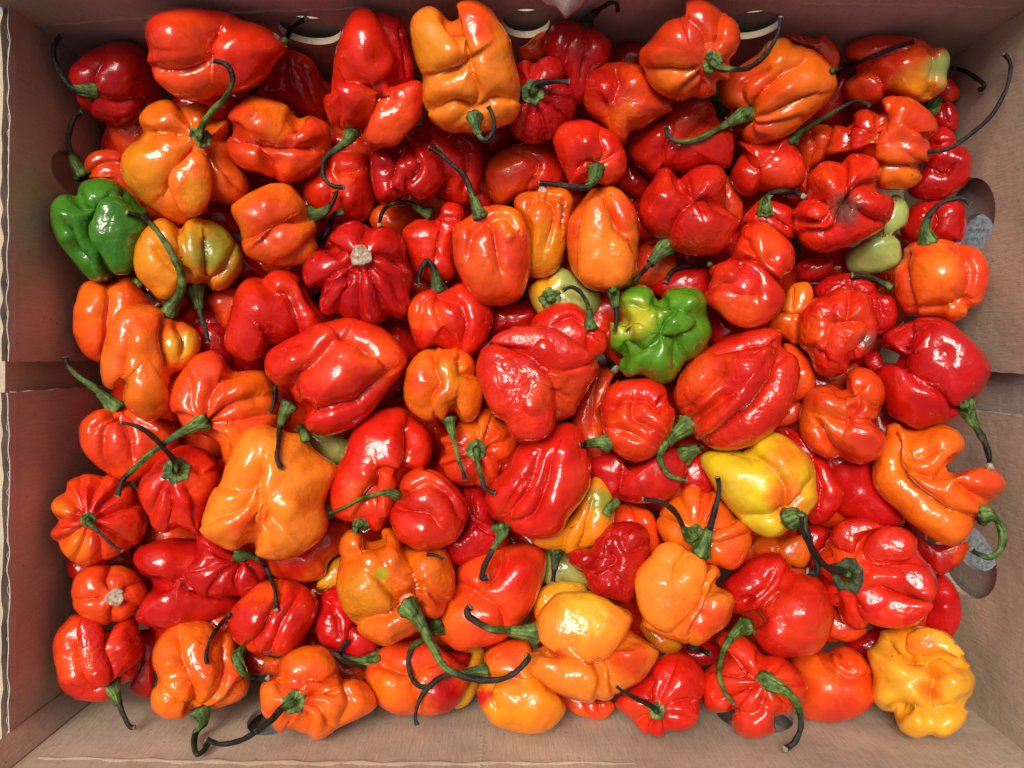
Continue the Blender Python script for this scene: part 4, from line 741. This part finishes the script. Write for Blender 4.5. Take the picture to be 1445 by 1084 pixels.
('smooth scarlet pepper with two grooves and a thin pale green stem pointing left, centre', 3.3, 'R', '549,726 553,713 561,699 562,686 572,670 589,661 609,660 629,670 649,689 660,713 659,736 647,759 629,771 606,774 582,771 559,756', '561,698 586,683 612,680 636,699 652,726;559,713 582,721 606,726 619,739;602,661 626,673 646,699', '560,699 549,695 533,697 509,704 486,716 466,724', {'b': [[599, 753, 29.9, 10.0]], 'k': 'side', 'g': 0.95, 'w': 1.05}),
('dusky orange rosette pepper with a curving dark green stem, heap centre', 2.3, 'V', '621,620 639,610 652,593 679,577 699,577 705,593 725,603 730,623 719,653 705,666 695,686 672,686 652,684 632,673 621,653 629,640', '674,635 652,626 629,633;674,635 669,610 672,583;674,635 689,613 699,583;674,635 699,630 725,616;674,635 702,653 712,663;674,635 679,660 675,683;674,635 649,650 626,656', '672,635 674,653 679,673 685,689 699,696', {'c2': [['O', 672, 600, 29.9]], 'k': 'face', 'g': 0.6, 'w': 1.4, 'wr': 0.5}),
('slanting red pepper with a long furrow and a green stem hanging at its lower left', 3.3, 'R', '685,706 695,683 712,663 729,636 745,620 765,610 792,598 810,601 825,620 833,650 833,680 822,706 805,726 795,746 775,758 752,759 725,753 705,743 692,726', '707,743 719,719 739,696 752,666 758,643;719,749 749,736 762,713 775,683 782,650;702,736 712,709 735,680', '707,743 709,756 695,776 685,796 680,816 690,814', {'b': [[785, 713, 26.6, 10.0], [729, 693, 13.3, 8.0], [798, 640, 19.9, 8.0]], 'k': 'side', 'g': 0.45, 'w': 1.7}),
("wrinkled dark red pepper in the gap left of the slanting red pepper's stem", 1.9, 'C', '652,689 672,683 689,706 699,733 712,753 715,769 679,786 639,797 619,773 646,753 659,726', '665,699 672,726 695,736;646,759 672,743 692,753', '', {'wr': 0.6}),
('glossy amber-orange pepper with a green freckle and a long thick green and black stem', 3.3, 'O', '476,812 479,786 481,763 493,749 513,750 524,758 543,758 539,749 553,748 576,773 602,774 626,773 637,792 642,822 636,849 619,872 599,872 596,889 566,902 546,912 526,905 506,892 489,866 478,836', '596,832 586,799 576,776;596,839 599,856 596,869;576,856 559,849 539,829;569,859 549,876 506,885;524,758 506,766 483,779;596,822 619,846 636,852', '576,857 586,867 599,889 612,915 626,939 652,954 682,960 712,957 732,945 745,930 742,925', {'b': [[536, 816, 10.0, -6.0], [519, 786, 19.9, 10.0], [559, 786, 19.9, 8.0], [579, 826, 13.3, 10.0], [506, 832, 19.9, 8.0], [616, 799, 16.6, 8.0]], 'c2': [['A', 506, 849, 43.2], ['V', 619, 856, 23.3], ['K', 538, 809, 8.6]], 'k': 'side', 'g': 0.5, 'w': 1.9, 'wr': 0.5, 'fs': 1.6}),
('small dried stem fragment lying on the amber-orange pepper with the green freckle', 0, 'V', '', '', '602,782 616,784 627,790', {'k': 'bare', 'g': 0, 'w': 1}),
('red pepper with a scratched V-shaped furrow and dark green stem base, below centre', 2.3, 'V', '616,876 629,852 642,816 649,799 665,786 692,773 719,768 749,769 767,779 768,806 758,839 745,866 732,882 719,899 685,912 652,919 632,909 616,892', '675,836 652,826 642,819;677,834 695,849 715,869 719,885;677,834 699,812 709,786', '619,882 609,889 599,890', {'b': [[732, 806, 29.9, 10.0], [695, 866, 19.9, 8.0]], 'c2': [['R', 719, 806, 36.5]], 'k': 'side', 'g': 1, 'w': 2}),
('mustard amber pepper with a dark stem at its base, right of the slanting red pepper', 2.2, 'A', '785,746 808,726 822,699 838,673 848,673 861,686 866,713 865,739 851,766 832,773 812,781 792,779 765,773 752,763 768,753', '795,779 802,753 818,726;818,773 828,739 835,706', '785,778 784,789 782,806 780,821', {'c2': [['B', 851, 706, 23.3]], 'k': 'side', 'g': 0, 'w': 1.3}),
('pale green pepper deep in the gap below the mustard amber pepper', 1.3, 'P', '768,779 792,773 818,782 838,806 838,826 805,826 768,822', '', '', {}),
('dull olive-tan pepper deep left of the amber-orange pepper with the green freckle', 1.2, 'Y', '446,829 460,802 476,786 493,792 486,822 469,832', '', '', {}),
('shiny dark red pepper with a hooked green stem left below the freckled amber-orange pepper', 2.2, 'C', '448,859 456,836 473,826 486,832 499,866 519,892 534,909 523,925 499,932 476,922 456,912 446,889', '486,919 493,892 506,879;463,849 476,872 479,899', '534,929 516,932 496,929 481,922 483,912 491,905', {'b': [[469, 866, 13.3, 8.0]], 'k': 'side', 'g': 0.45, 'w': 1.4, 'wr': 0.3}),
('red pepper with two bulges under the dimpled red one, dark green stem at its right', 2.1, 'C', '821,656 839,643 859,633 879,653 902,656 926,643 949,630 964,646 969,663 959,686 936,708 906,709 879,708 853,706 839,680', '869,703 873,673 882,653', '964,643 972,638 985,633 992,631', {'b': [[906, 676, 19.9, 8.0]], 'c2': [['R', 912, 680, 33.2]], 'k': 'side', 'g': 0.3, 'w': 1.9}),
('dark red pepper in the hollow left of the yellow pepper', 1.1, 'C', '952,650 992,636 1005,656 1012,683 992,699 962,693', '', '', {}),
('dusky orange ribbed pepper with a black and green stem behind the split heart-like orange pepper', 2.6, 'O', '926,739 932,723 952,703 966,686 985,683 999,693 1009,691 1022,706 1039,729 1055,739 1062,759 1052,786 1035,802 1012,799 992,796 966,786 939,766', '982,756 952,739 932,729;982,756 966,726 956,703;982,756 989,726 997,693;982,756 1005,726 1015,703;982,756 1019,746 1039,733;982,756 1015,766 1055,753', '982,756 972,763 967,753 959,733 946,716 929,708 906,704', {'c2': [['V', 1039, 779, 26.6]], 'k': 'face', 'g': 0.35, 'w': 1.5}),
('light orange pepper with a split heart-like front and an upright green and dark stem', 3.4, 'T', '896,829 899,806 916,786 929,771 949,765 969,773 985,779 997,792 1009,797 1017,812 1015,822 1034,839 1035,856 1025,882 1009,895 985,912 959,905 932,897 909,882 907,869 899,849', '997,796 995,819 982,849 966,872 946,892 932,889;1015,822 1002,836 992,862 972,899;992,786 966,779 946,769', '989,779 995,766 1002,743 1010,716 1015,689 1012,673', {'b': [[939, 822, 26.6, 12.0], [1009, 859, 19.9, 6.0], [932, 869, 16.6, 8.0]], 'c2': [['V', 999, 869, 36.5]], 'k': 'side', 'g': 0.3, 'w': 1.7, 'wr': 0.2, 'fs': 2.2}),
('glossy crimson puckered pepper with shrivelled skin, below centre', 2.9, 'C', '803,789 809,776 833,773 839,756 853,743 879,736 902,739 916,756 916,779 906,806 899,826 886,851 866,846 843,839 829,829 819,809', '833,809 846,779 853,756 873,753;836,812 859,806 879,826 882,846;873,753 886,779 912,773;839,816 826,822;863,782 869,792 853,806', '', {'b': [[826, 792, 16.6, 10.0], [856, 766, 13.3, 10.0], [879, 799, 19.9, 8.0], [896, 756, 13.3, 8.0], [859, 826, 10.0, 8.0]], 'wr': 1}),
('red pepper directly behind the crimson puckered pepper', 1.9, 'V', '854,736 866,716 886,709 906,716 922,726 929,753 929,779 906,792 873,756', '892,713 906,739 922,753', '856,726 861,716 869,709', {'k': 'bare', 'g': 1, 'w': 3}),
('dark red pepper in the gap right of the crimson puckered pepper', 1.0, 'C', '906,753 929,746 956,766 932,789 906,806 899,786', '', '', {}),
('yellow pepper blushing orange toward its dark green and black drooping stem, right of centre', 3.3, 'L', '991,656 997,640 1022,636 1052,633 1072,616 1088,611 1108,618 1128,633 1145,653 1150,673 1152,693 1153,706 1145,719 1132,733 1115,746 1095,758 1075,756 1052,743 1032,723 1015,696', '1117,726 1115,696 1105,676 1082,653 1052,636;1118,726 1135,706 1145,683;1115,729 1088,736 1055,736', '1115,733 1130,726 1135,739 1142,766 1153,796 1152,809 1138,806', {'b': [[1032, 680, 23.3, 6.0], [1105, 650, 23.3, 6.0]], 'c2': [['O', 1115, 706, 33.2], ['A', 1105, 640, 36.5]], 'k': 'side', 'g': 0.15, 'w': 2, 'wr': 0.05}),
("small orange pepper in the gap below the yellow pepper's stem", 1.4, 'O', '1062,769 1078,753 1105,759 1138,756 1145,779 1132,802 1098,792 1069,786', '1098,756 1095,789', '', {}),
('red pepper with an oblique sunken crease and pale green bent stem, lower right of centre', 3.1, 'R', '1019,826 1039,806 1059,789 1082,781 1105,784 1118,796 1138,806 1158,822 1171,846 1175,872 1168,899 1152,919 1128,925 1092,925 1069,909 1057,892 1055,879 1035,872 1029,856', '1035,874 1062,866 1085,842 1105,819 1115,799;1044,849 1069,832 1088,809;1059,885 1082,876', '1052,884 1039,892 1025,909 1017,932 1015,952 1022,975 1035,992', {'b': [[1069, 819, 19.9, -10.0], [1075, 859, 19.9, 8.0], [1138, 862, 33.2, 10.0], [1098, 899, 19.9, 8.0]], 'c2': [['C', 1055, 822, 33.2]], 'k': 'side', 'g': 1, 'w': 1.5, 'wr': 0.3, 'fs': 2}),
('dark crimson pepper with a rolled edge behind the yellow pepper, right', 2.0, 'C', '1088,610 1108,601 1131,613 1148,636 1168,653 1184,680 1191,703 1178,726 1161,739 1141,736 1124,706 1105,656', '1151,646 1161,683 1154,726;1114,606 1144,640', '', {'c2': [['R', 1178, 689, 26.6]]}),
('very dark red pepper in the deep gap under the knobbly brick-red pepper', 1.2, 'C', '1171,650 1217,640 1234,673 1264,713 1277,739 1244,746 1204,733 1178,719 1171,686', '', '', {'b': [[1211, 696, 23.3, 10.0]], 'wr': 0}),
('twisted orange pepper with a trunk-like curl and a hooked green stem, by the right wall', 3.2, 'O', '1231,670 1237,640 1247,616 1251,600 1264,598 1284,606 1304,606 1327,600 1347,606 1359,623 1357,640 1347,655 1347,663 1374,660 1397,662 1413,673 1418,686 1407,703 1394,716 1387,729 1377,746 1360,766 1337,769 1310,756 1284,736 1257,713 1237,693', '1264,611 1269,640 1271,660 1287,686 1317,706 1344,723 1377,731;1347,656 1334,668 1317,673 1291,670;1277,620 1284,643 1310,640;1360,686 1380,706 1394,713', '1385,726 1400,726 1413,746 1413,773 1397,786 1380,782 1369,774', {'b': [[1327, 626, 19.9, 10.0], [1254, 650, 13.3, 8.0], [1301, 666, 23.3, 10.0], [1384, 683, 16.6, 8.0], [1297, 726, 23.3, 8.0]], 'c2': [['V', 1390, 686, 36.5]], 'k': 'side', 'g': 0.8, 'w': 1.8, 'wr': 0.2, 'fs': 2}),
('large ribbed red pepper with a raised green calyx ring and a shrivelled black stem', 3.2, 'R', '1146,792 1161,769 1173,756 1178,743 1198,733 1224,733 1247,741 1271,744 1291,759 1297,779 1314,802 1320,826 1314,852 1301,876 1281,885 1257,887 1231,885 1211,889 1191,879 1178,859 1158,846 1154,822', '1198,812 1178,792 1164,769;1198,812 1204,773 1217,753 1247,743;1198,812 1217,792 1247,796 1294,796;1198,812 1211,832 1217,826;1211,836 1241,829 1281,846 1314,852;1198,812 1204,839 1211,866 1227,884;1194,816 1181,836 1178,859;1194,812 1171,822 1156,822', '1198,812 1188,806 1178,804 1161,796 1151,779 1134,753 1131,726', {'b': [[1231, 816, 13.3, 8.0], [1224, 856, 19.9, 10.0], [1264, 812, 19.9, 8.0], [1257, 763, 19.9, 8.0], [1198, 756, 19.9, 8.0]], 'k': 'face', 'g': 0, 'w': 1.6, 'calyx': 1.4, 'wr': 0.2}),
('crimson pepper in the shadow behind the large ribbed red one near the right wall hole', 1.9, 'C', '1281,746 1314,766 1347,769 1367,763 1364,782 1347,802 1324,811 1304,792 1284,773', '', '', {'c2': [['V', 1357, 779, 16.6]]}),
('small dark red pepper tucked right of the large ribbed red one', 1.8, 'C', '1317,816 1334,812 1350,832 1357,859 1354,882 1340,902 1317,895 1301,876', '', '', {'b': [[1334, 856, 13.3, 8.0]]}),
('orange-red pepper under the left lobes of the large ribbed red one', 1.9, 'V', '1148,856 1154,832 1178,856 1204,879 1224,889 1204,905 1178,902 1151,885', '', '', {}),
("dark red pepper in the gap left of the large ribbed red one's calyx", 1.3, 'C', '1128,739 1151,739 1171,753 1158,779 1138,799 1131,773', '', '', {}),
('red pepper with a deep heart-shaped notch and a withered green stem, bottom left corner', 2.9, 'R', '76,913 80,893 93,877 106,868 123,873 143,883 156,890 166,880 186,870 194,880 201,910 199,937 189,960 169,971 159,986 143,991 123,991 103,986 86,973 81,950', '156,966 156,943 146,917 149,893;156,966 126,966 113,940 110,903;158,968 186,953 199,937;156,970 126,980 100,970', '158,968 163,980 169,996 176,1013 183,1025 190,1027', {'b': [[130, 917, 19.9, 8.0], [173, 913, 16.6, 8.0], [133, 953, 16.6, 8.0]], 'c2': [['V', 100, 937, 23.3]], 'k': 'side', 'g': 0.35, 'w': 1.4, 'wr': 0.45}),
('dark red pepper low between the notched red pepper and the shiny-ribbed orange one', 1.5, 'C', '186,897 213,887 233,890 229,923 219,957 214,983 196,983 183,970 199,937', '', '', {}),
('shiny-ribbed bright orange pepper with puckered highlights and curled dark stem, lower left', 3.1, 'O', '216,937 218,913 233,890 252,878 279,875 299,880 316,893 329,897 336,923 352,950 349,976 332,993 309,1003 292,1003 276,1006 256,1017 233,1013 216,1000 214,976 223,960', '279,1000 276,973 259,940 256,897;282,1000 309,980 322,940 319,903;277,1003 246,993 223,970;286,1001 319,990 336,963', '282,1003 287,1020 277,1033 274,1050 277,1064 287,1060 292,1051', {'b': [[276, 910, 10.0, 6.0], [239, 937, 13.3, 8.0], [292, 957, 19.9, 10.0]], 'c2': [['V', 332, 950, 23.3]], 'k': 'side', 'g': 0.2, 'w': 1.7, 'wr': 0.5}),
('dull red pepper whose thin black stem lies over the shiny-ribbed orange pepper', 1.9, 'V', '306,887 329,890 339,923 352,953 332,963 312,937', '', '324,867 309,883 297,903 291,923 292,937', {'k': 'bare', 'g': 0, 'w': 1.2}),
('red and orange striped egg-shaped pepper with broad grooves, lower left', 3.0, 'R', '323,877 327,860 345,840 365,824 389,817 412,819 435,829 448,847 447,867 435,887 422,910 405,923 379,926 352,922 336,910 326,893', '382,925 389,903 405,870 422,840;342,917 365,897 382,864 395,834', '', {'b': [[362, 873, 23.3, 8.0]], 'c2': [['V', 372, 830, 36.5]], 'wr': 0.1}),
('small orange-red pepper with an arched green stem beneath the striped egg-shaped pepper', 1.9, 'V', '342,923 365,923 399,927 419,917 422,930 399,953 382,953 352,950', '', '339,920 336,933 345,950 362,957 379,957', {'k': 'side', 'g': 0.6, 'w': 1.5}),
('dark red pepper in the hole left of the bright lower orange-red rosette pepper', 1.0, 'C', '419,910 445,890 462,910 452,930 429,937', '', '', {}),
('orange-red rosette pepper with a tapering tail to the right and bright green calyx, bottom left', 3.0, 'O', '367,973 376,960 391,953 395,933 410,920 433,913 453,912 469,923 479,940 483,957 506,958 523,973 531,995 513,1010 486,1023 469,1033 446,1044 426,1036 413,1031 396,1038 383,1026 370,1003', '415,990 393,976 390,957;415,990 420,970 430,957 460,960 476,953;415,990 446,980 473,980;415,990 450,1000 466,1023;415,990 433,1013 436,1040;415,990 410,1013 403,1036;415,990 390,1000 376,1013;486,960 496,990 486,1016', '415,991 400,998 383,1016 360,1033 340,1045 310,1050 290,1043', {'b': [[433, 940, 23.3, 8.0], [460, 1006, 16.6, 8.0], [509, 990, 13.3, 4.0]], 'c2': [['V', 420, 966, 43.2]], 'k': 'face', 'g': 0.12, 'w': 1.5, 'wr': 0.1}),
('orange-red pepper behind the tailed rosette pepper', 1.6, 'V', '463,920 486,937 506,940 519,953 506,963 479,957 463,943', '', '', {}),
('orange pepper with a red right side and dark scuffs, bottom centre left', 2.6, 'V', '516,947 533,920 553,910 586,905 612,907 632,920 652,937 665,957 656,976 642,996 616,1008 586,1010 559,1006 536,993 523,976', '592,1003 582,970 599,943 612,937;534,937 569,950 592,953', '', {'b': [[549, 963, 23.3, 8.0], [619, 983, 19.9, 8.0]], 'c2': [['O', 546, 970, 36.5], ['C', 626, 980, 29.9]], 'wr': 0.2}),
('tan pepper in the low gap beside the red-sided orange pepper at the bottom', 1.3, 'Y', '632,943 659,917 682,913 682,940 672,976 659,996 639,998', '', '', {}),
('dark red pepper low behind the red-sided orange pepper', 1.5, 'C', '612,917 646,920 665,923 659,943 639,957 612,943', '', '', {}),
('red pepper with a dark green looping stem below the freckled amber pepper', 1.2, 'V', '592,897 619,890 632,910 619,923 596,917', '', '596,902 582,913 576,933 581,957 592,968 602,970', {'k': 'bare', 'g': 0.3, 'w': 1.6}),
('smooth egg-shaped pepper half red and half yellow, bottom centre', 2.8, 'A', '673,976 679,957 684,937 685,923 702,910 725,903 745,905 755,930 762,957 782,976 797,996 792,1013 772,1030 745,1035 719,1031 695,1020 679,1000', '685,953 712,953 732,957;689,957 685,976 695,1000', '685,947 672,947 652,950 632,952 616,960 599,976 589,996 586,1013 589,1023', {'c2': [['V', 715, 920, 36.5], ['R', 679, 986, 13.3]], 'k': 'side', 'g': 0.22, 'w': 1.4, 'wr': 0.05}),
('ribbed red pepper peeping out below the pale-headed orange pepper, bottom centre', 1.9, 'V', '785,980 812,976 838,986 865,990 866,1003 851,1015 828,1013 805,1003', '825,986 828,1010;845,990 848,1013', '', {}),
('pale-headed orange pepper with a pointed yellow lobe, torn side and long green stem pointing left', 3.4, 'T', '755,890 758,870 773,850 789,839 816,835 843,840 869,854 889,868 890,880 902,897 926,917 927,927 912,953 889,973 869,986 846,992 819,988 789,978 763,963 743,947 740,930 753,913 763,903', '758,903 783,923 806,930 829,937 853,930 876,907 889,883;760,903 773,890 796,890;829,937 846,963 839,986;853,933 869,953 869,983', '756,893 736,892 713,890 690,887 673,878 662,870 659,862 664,856', {'b': [[826, 864, 29.9, 12.0], [853, 950, 14.9, -12.0], [886, 927, 19.9, 8.0], [799, 957, 29.9, 10.0], [776, 890, 13.3, 6.0]], 'c2': [['Y', 839, 867, 39.9], ['V', 783, 920, 16.6], ['V', 892, 930, 29.9]], 'k': 'side', 'g': 0.6, 'w': 1.9, 'wr': 0.3, 'fs': 2.2}),
('tan-orange pepper behind the pale-headed orange pepper', 2.0, 'Y', '753,857 760,834 780,822 806,820 826,827 826,844 789,857 760,877', '', '', {'c2': [['O', 753, 870, 16.6]], 'wr': 0.5}),
('small yellow pepper showing under the split heart-like orange pepper', 1.7, 'A', '902,883 916,873 939,890 962,910 952,922 936,923 919,910', '', '', {}),
('dark red pepper in the gap above the flat ring calyx red pepper', 1.2, 'C', '949,917 985,910 1012,910 1015,930 992,943 966,937', '', '972,913 989,918 1002,923', {'k': 'bare', 'g': 0, 'w': 1.8}),
('flat ribbed red pepper with dark ring calyx and thin black stem by front wall', 2.9, 'R', '868,990 886,973 912,953 932,930 956,922 979,930 994,953 994,976 987,1000 985,1020 969,1030 946,1033 932,1040 912,1036 896,1023 892,1013 876,1003', '927,1003 906,986 886,980;927,1003 916,976 919,957;927,1003 939,970 949,950;927,1003 959,990 989,986;927,1003 959,1013 982,1016;927,1003 939,1023 939,1033;927,1003 919,1023 916,1036;927,1003 902,1013 896,1016', '927,1003 916,995 899,986 879,976 869,967', {'b': [[959, 963, 23.3, 10.0]], 'k': 'face', 'g': 0.05, 'w': 1.1, 'wr': 0.3}),
('red rosette pepper of many narrow lobes with an arched green stem, bottom right', 2.8, 'R', '992,957 1005,937 1022,923 1009,903 1025,890 1052,900 1078,923 1105,927 1118,937 1135,953 1138,980 1125,1006 1098,1016 1095,1033 1072,1040 1045,1036 1032,1020 1035,1003 1009,1005 992,993', '1078,960 1052,953 1019,950;1078,960 1052,937 1029,920;1078,960 1075,937 1072,920;1078,960 1098,940 1108,930;1078,960 1115,963 1135,963;1078,960 1105,986 1118,1006;1078,960 1078,996 1062,1013 1035,1003;1078,960 1045,980 1019,990;1095,1016 1105,996', '1080,962 1095,968 1115,980 1128,1003 1130,1026 1122,1046 1107,1058', {'b': [[1062, 1023, 19.9, 8.0]], 'k': 'side', 'g': 0.55, 'w': 1.8, 'wr': 0.1}),
('smooth terracotta orange-red pepper lying low beside the yellow knobbly one, bottom right', 2.4, 'V', '1114,940 1121,920 1141,905 1164,915 1191,910 1214,923 1231,950 1234,970 1231,993 1211,1010 1181,1018 1154,1016 1134,1010 1124,980', '1164,910 1178,940 1214,957 1227,953;1144,907 1178,917 1198,937', '', {'b': [[1164, 970, 33.2, 8.0], [1211, 966, 16.6, 8.0]], 'wr': 0.05}),
('dark red pepper in the deep gap above the yellow knobbly pepper', 1.2, 'C', '1191,910 1224,890 1254,887 1251,917 1231,937 1207,927', '', '', {}),
('knobbly golden yellow pepper with a deep mouth-like fold, bottom right corner', 3.1, 'Y', '1224,920 1234,910 1241,893 1257,887 1284,883 1310,887 1334,893 1350,907 1364,930 1374,947 1376,963 1367,990 1367,1006 1354,1026 1334,1035 1314,1033 1294,1041 1274,1033 1261,1016 1241,1003 1231,983 1234,953', '1254,903 1274,920 1297,930 1317,923 1340,920 1360,932;1307,930 1320,950 1317,976 1310,996;1261,1013 1287,1006 1324,1016 1364,1006', '', {'b': [[1264, 937, 23.3, 8.0], [1347, 963, 23.3, 10.0], [1284, 980, 26.6, 8.0], [1324, 1026, 19.9, 6.0], [1314, 910, 16.6, 10.0], [1319, 943, 13.3, -26.0], [1284, 920, 19.9, -18.0], [1310, 976, 16.6, -14.0]], 'c2': [['O', 1314, 976, 16.6], ['A', 1284, 903, 26.6]], 'wr': 0.1, 'fs': 2.5}),
('', 3.4019999999999997, 'T', '758,890 760,870 773,852 789,839 816,835 843,840 869,854 889,868 890,880 879,903 866,920 853,931 829,937 806,931 783,923 763,907', '', '', {'par': 152, 'wr': 0.3, 'b': [[799, 857, 16.6, 6.0]], 'c2': [['Y', 826, 857, 39.9]]}),
('', 3.4019999999999997, 'R', '692,484 705,469 732,461 762,462 792,469 818,486 838,502 828,514 802,523 777,523 762,512 745,499 719,489', '', '', {'par': 73, 'wr': 0.4}),
('', 3.4019999999999997, 'R', '675,516 680,494 694,487 719,491 745,504 772,527 783,552 782,585 775,612 752,622 725,617 715,595 695,582 685,559 676,536', '', '', {'par': 73, 'wr': 0.6}),
('', 3.4019999999999997, 'T', '896,829 899,806 916,786 929,771 949,765 969,773 985,781 996,796 995,819 984,849 967,872 946,892 929,889 909,872 901,852', '969,773 959,792 952,806', '', {'par': 122, 'wr': 0.2, 'b': [[932, 822, 19.9, 6.0]], 'c2': [['O', 956, 856, 19.9]]}),
('', 3.202, 'C', '1281,502 1286,479 1297,463 1324,453 1350,463 1370,478 1384,496 1394,519 1385,542 1364,566 1347,574 1324,556 1304,547 1287,534 1279,519', '', '', {'par': 92, 'wr': 0.1, 'b': [[1334, 499, 16.6, -8.0]], 'c2': [['R', 1264, 556, 33.2]]}),
('', 3.202, 'O', '819,392 814,352 819,309 831,284 848,278 858,296 868,326 886,345 896,372 886,399 859,408 836,404', '', '', {'par': 35, 'wr': 0.1, 'c2': [['T', 853, 349, 49.8]]}),
('', 3.202, 'R', '1209,846 1217,832 1241,828 1281,841 1315,852 1310,864 1297,877 1277,885 1254,886 1227,879 1212,864', '', '', {'par': 132, 'wr': 0.2}),
('', 3.202, 'R', '1222,806 1241,797 1271,795 1297,797 1314,809 1320,829 1314,847 1281,837 1247,827 1227,822', '', '', {'par': 132, 'wr': 0.2}),
('', 3.202, 'R', '1216,773 1227,756 1247,744 1271,745 1289,761 1292,779 1281,791 1251,794 1227,794 1217,787', '', '', {'par': 132, 'wr': 0.2}),
('', 3.202, 'R', '1174,753 1184,739 1204,733 1227,734 1244,743 1221,753 1209,769 1204,782 1191,779 1178,769', '', '', {'par': 132, 'wr': 0.2}),
('', 3.202, 'R', '995,411 1002,396 1009,376 1029,366 1052,365 1075,375 1097,398 1107,413 1103,433 1085,453 1059,462 1035,457 1015,442 997,426', '995,411 1019,406 1039,411;1049,366 1069,389 1072,413', '', {'par': 78, 'wr': 0.1, 'b': [[1032, 389, 13.3, 8.0], [1082, 426, 16.6, 8.0]], 'c2': [['V', 1045, 446, 46.5]], 'h': 0.6}),
('', 3.002, 'R', '516,186 523,166 536,149 549,133 567,118 592,114 596,133 594,166 576,186 559,204 536,206 519,201', '', '', {'par': 10, 'wr': 0.1, 'b': [[549, 143, 16.6, -8.0]], 'c2': [['V', 553, 173, 49.8]]}),
('', 2.9019999999999997, 'G', '125,323 133,303 143,283 159,277 179,287 199,306 206,323 196,340 191,363 184,384 166,388 156,380 140,356 128,340', '', '', {'par': 54, 'wr': 0.3}),
('', 2.9019999999999997, 'R', '108,890 116,873 133,875 146,890 148,913 156,943 156,963 143,971 126,966 115,943 110,917', '', '', {'par': 137, 'wr': 0.45, 'c2': [['V', 100, 937, 23.3]]}),
('', 3.102, 'Y', '1277,912 1284,923 1304,927 1327,920 1347,920 1360,931 1362,923 1347,905 1327,890 1301,886 1282,895', '', '', {'par': 160, 'wr': 0.1, 'c2': [['O', 1297, 910, 26.6]]}),
('', 3.102, 'O', '256,299 238,266 241,242 259,226 272,214 286,216 297,239 299,266 292,289 276,306', '', '', {'par': 3, 'wr': 0.1, 'c2': [['A', 276, 272, 23.3]]})
]

def parse(s): return [[float(q) for q in p.split(',')] for p in s.split()]
recs = []
for row in DATA:
    lab, lvl, c, o, cr, st, k = row
    r = dict(k); r.update(label=lab, lvl=lvl, col=c, o=parse(o), cr=[parse(x) for x in cr.split(';') if x], st=parse(st)); recs.append(r)

# filling layer at the bottom of the box, seen only through the gaps
fi = 0
for gy in range(8):
    for gx in range(11):
        x = 205 + gx * 105 + rng.uniform(-22, 22) + (gy % 2) * 40; y = 180 + gy * 98 + rng.uniform(-20, 20)
        if x > 1290: continue
        n = 11; an = np.arange(n) / n * math.tau
        rad = 60 * rng.uniform(.85, 1.15) * (1 + rng.uniform(-.14, .14, n)); sq = rng.uniform(.8, 1.2)
        o = [[x + q * sq * math.cos(t), y + q / sq * math.sin(t)] for q, t in zip(rad, an)]
        cr = [[[x, y], [x + 60 * math.cos(t), y + 60 * math.sin(t)]] for t in rng.uniform(0, 6.28, 3)]
        r = dict(label="dull red pepper buried at the bottom of the heap, seen only through the gaps", lvl=-.9 + rng.uniform(-.25, .25), col="RCRV"[fi % 4], o=o, cr=cr, st=[])
        build_pepper(r, 500 + fi, 40, 12, 6); fi += 1

order = sorted((i for i in range(len(recs)) if recs[i]["o"]), key=lambda i: recs[i]["lvl"])
for i in order:
    deep = recs[i]["lvl"] < 1.5
    build_pepper(recs[i], i, 84 if deep else 132, 24 if deep else 40, 10 if deep else 12)
for i in order:
    if "scar" in recs[i]: build_scar(recs[i], i)
    build_stem(recs[i], i)
for i, r in enumerate(recs):
    if not r["o"]: build_stem(r, i)
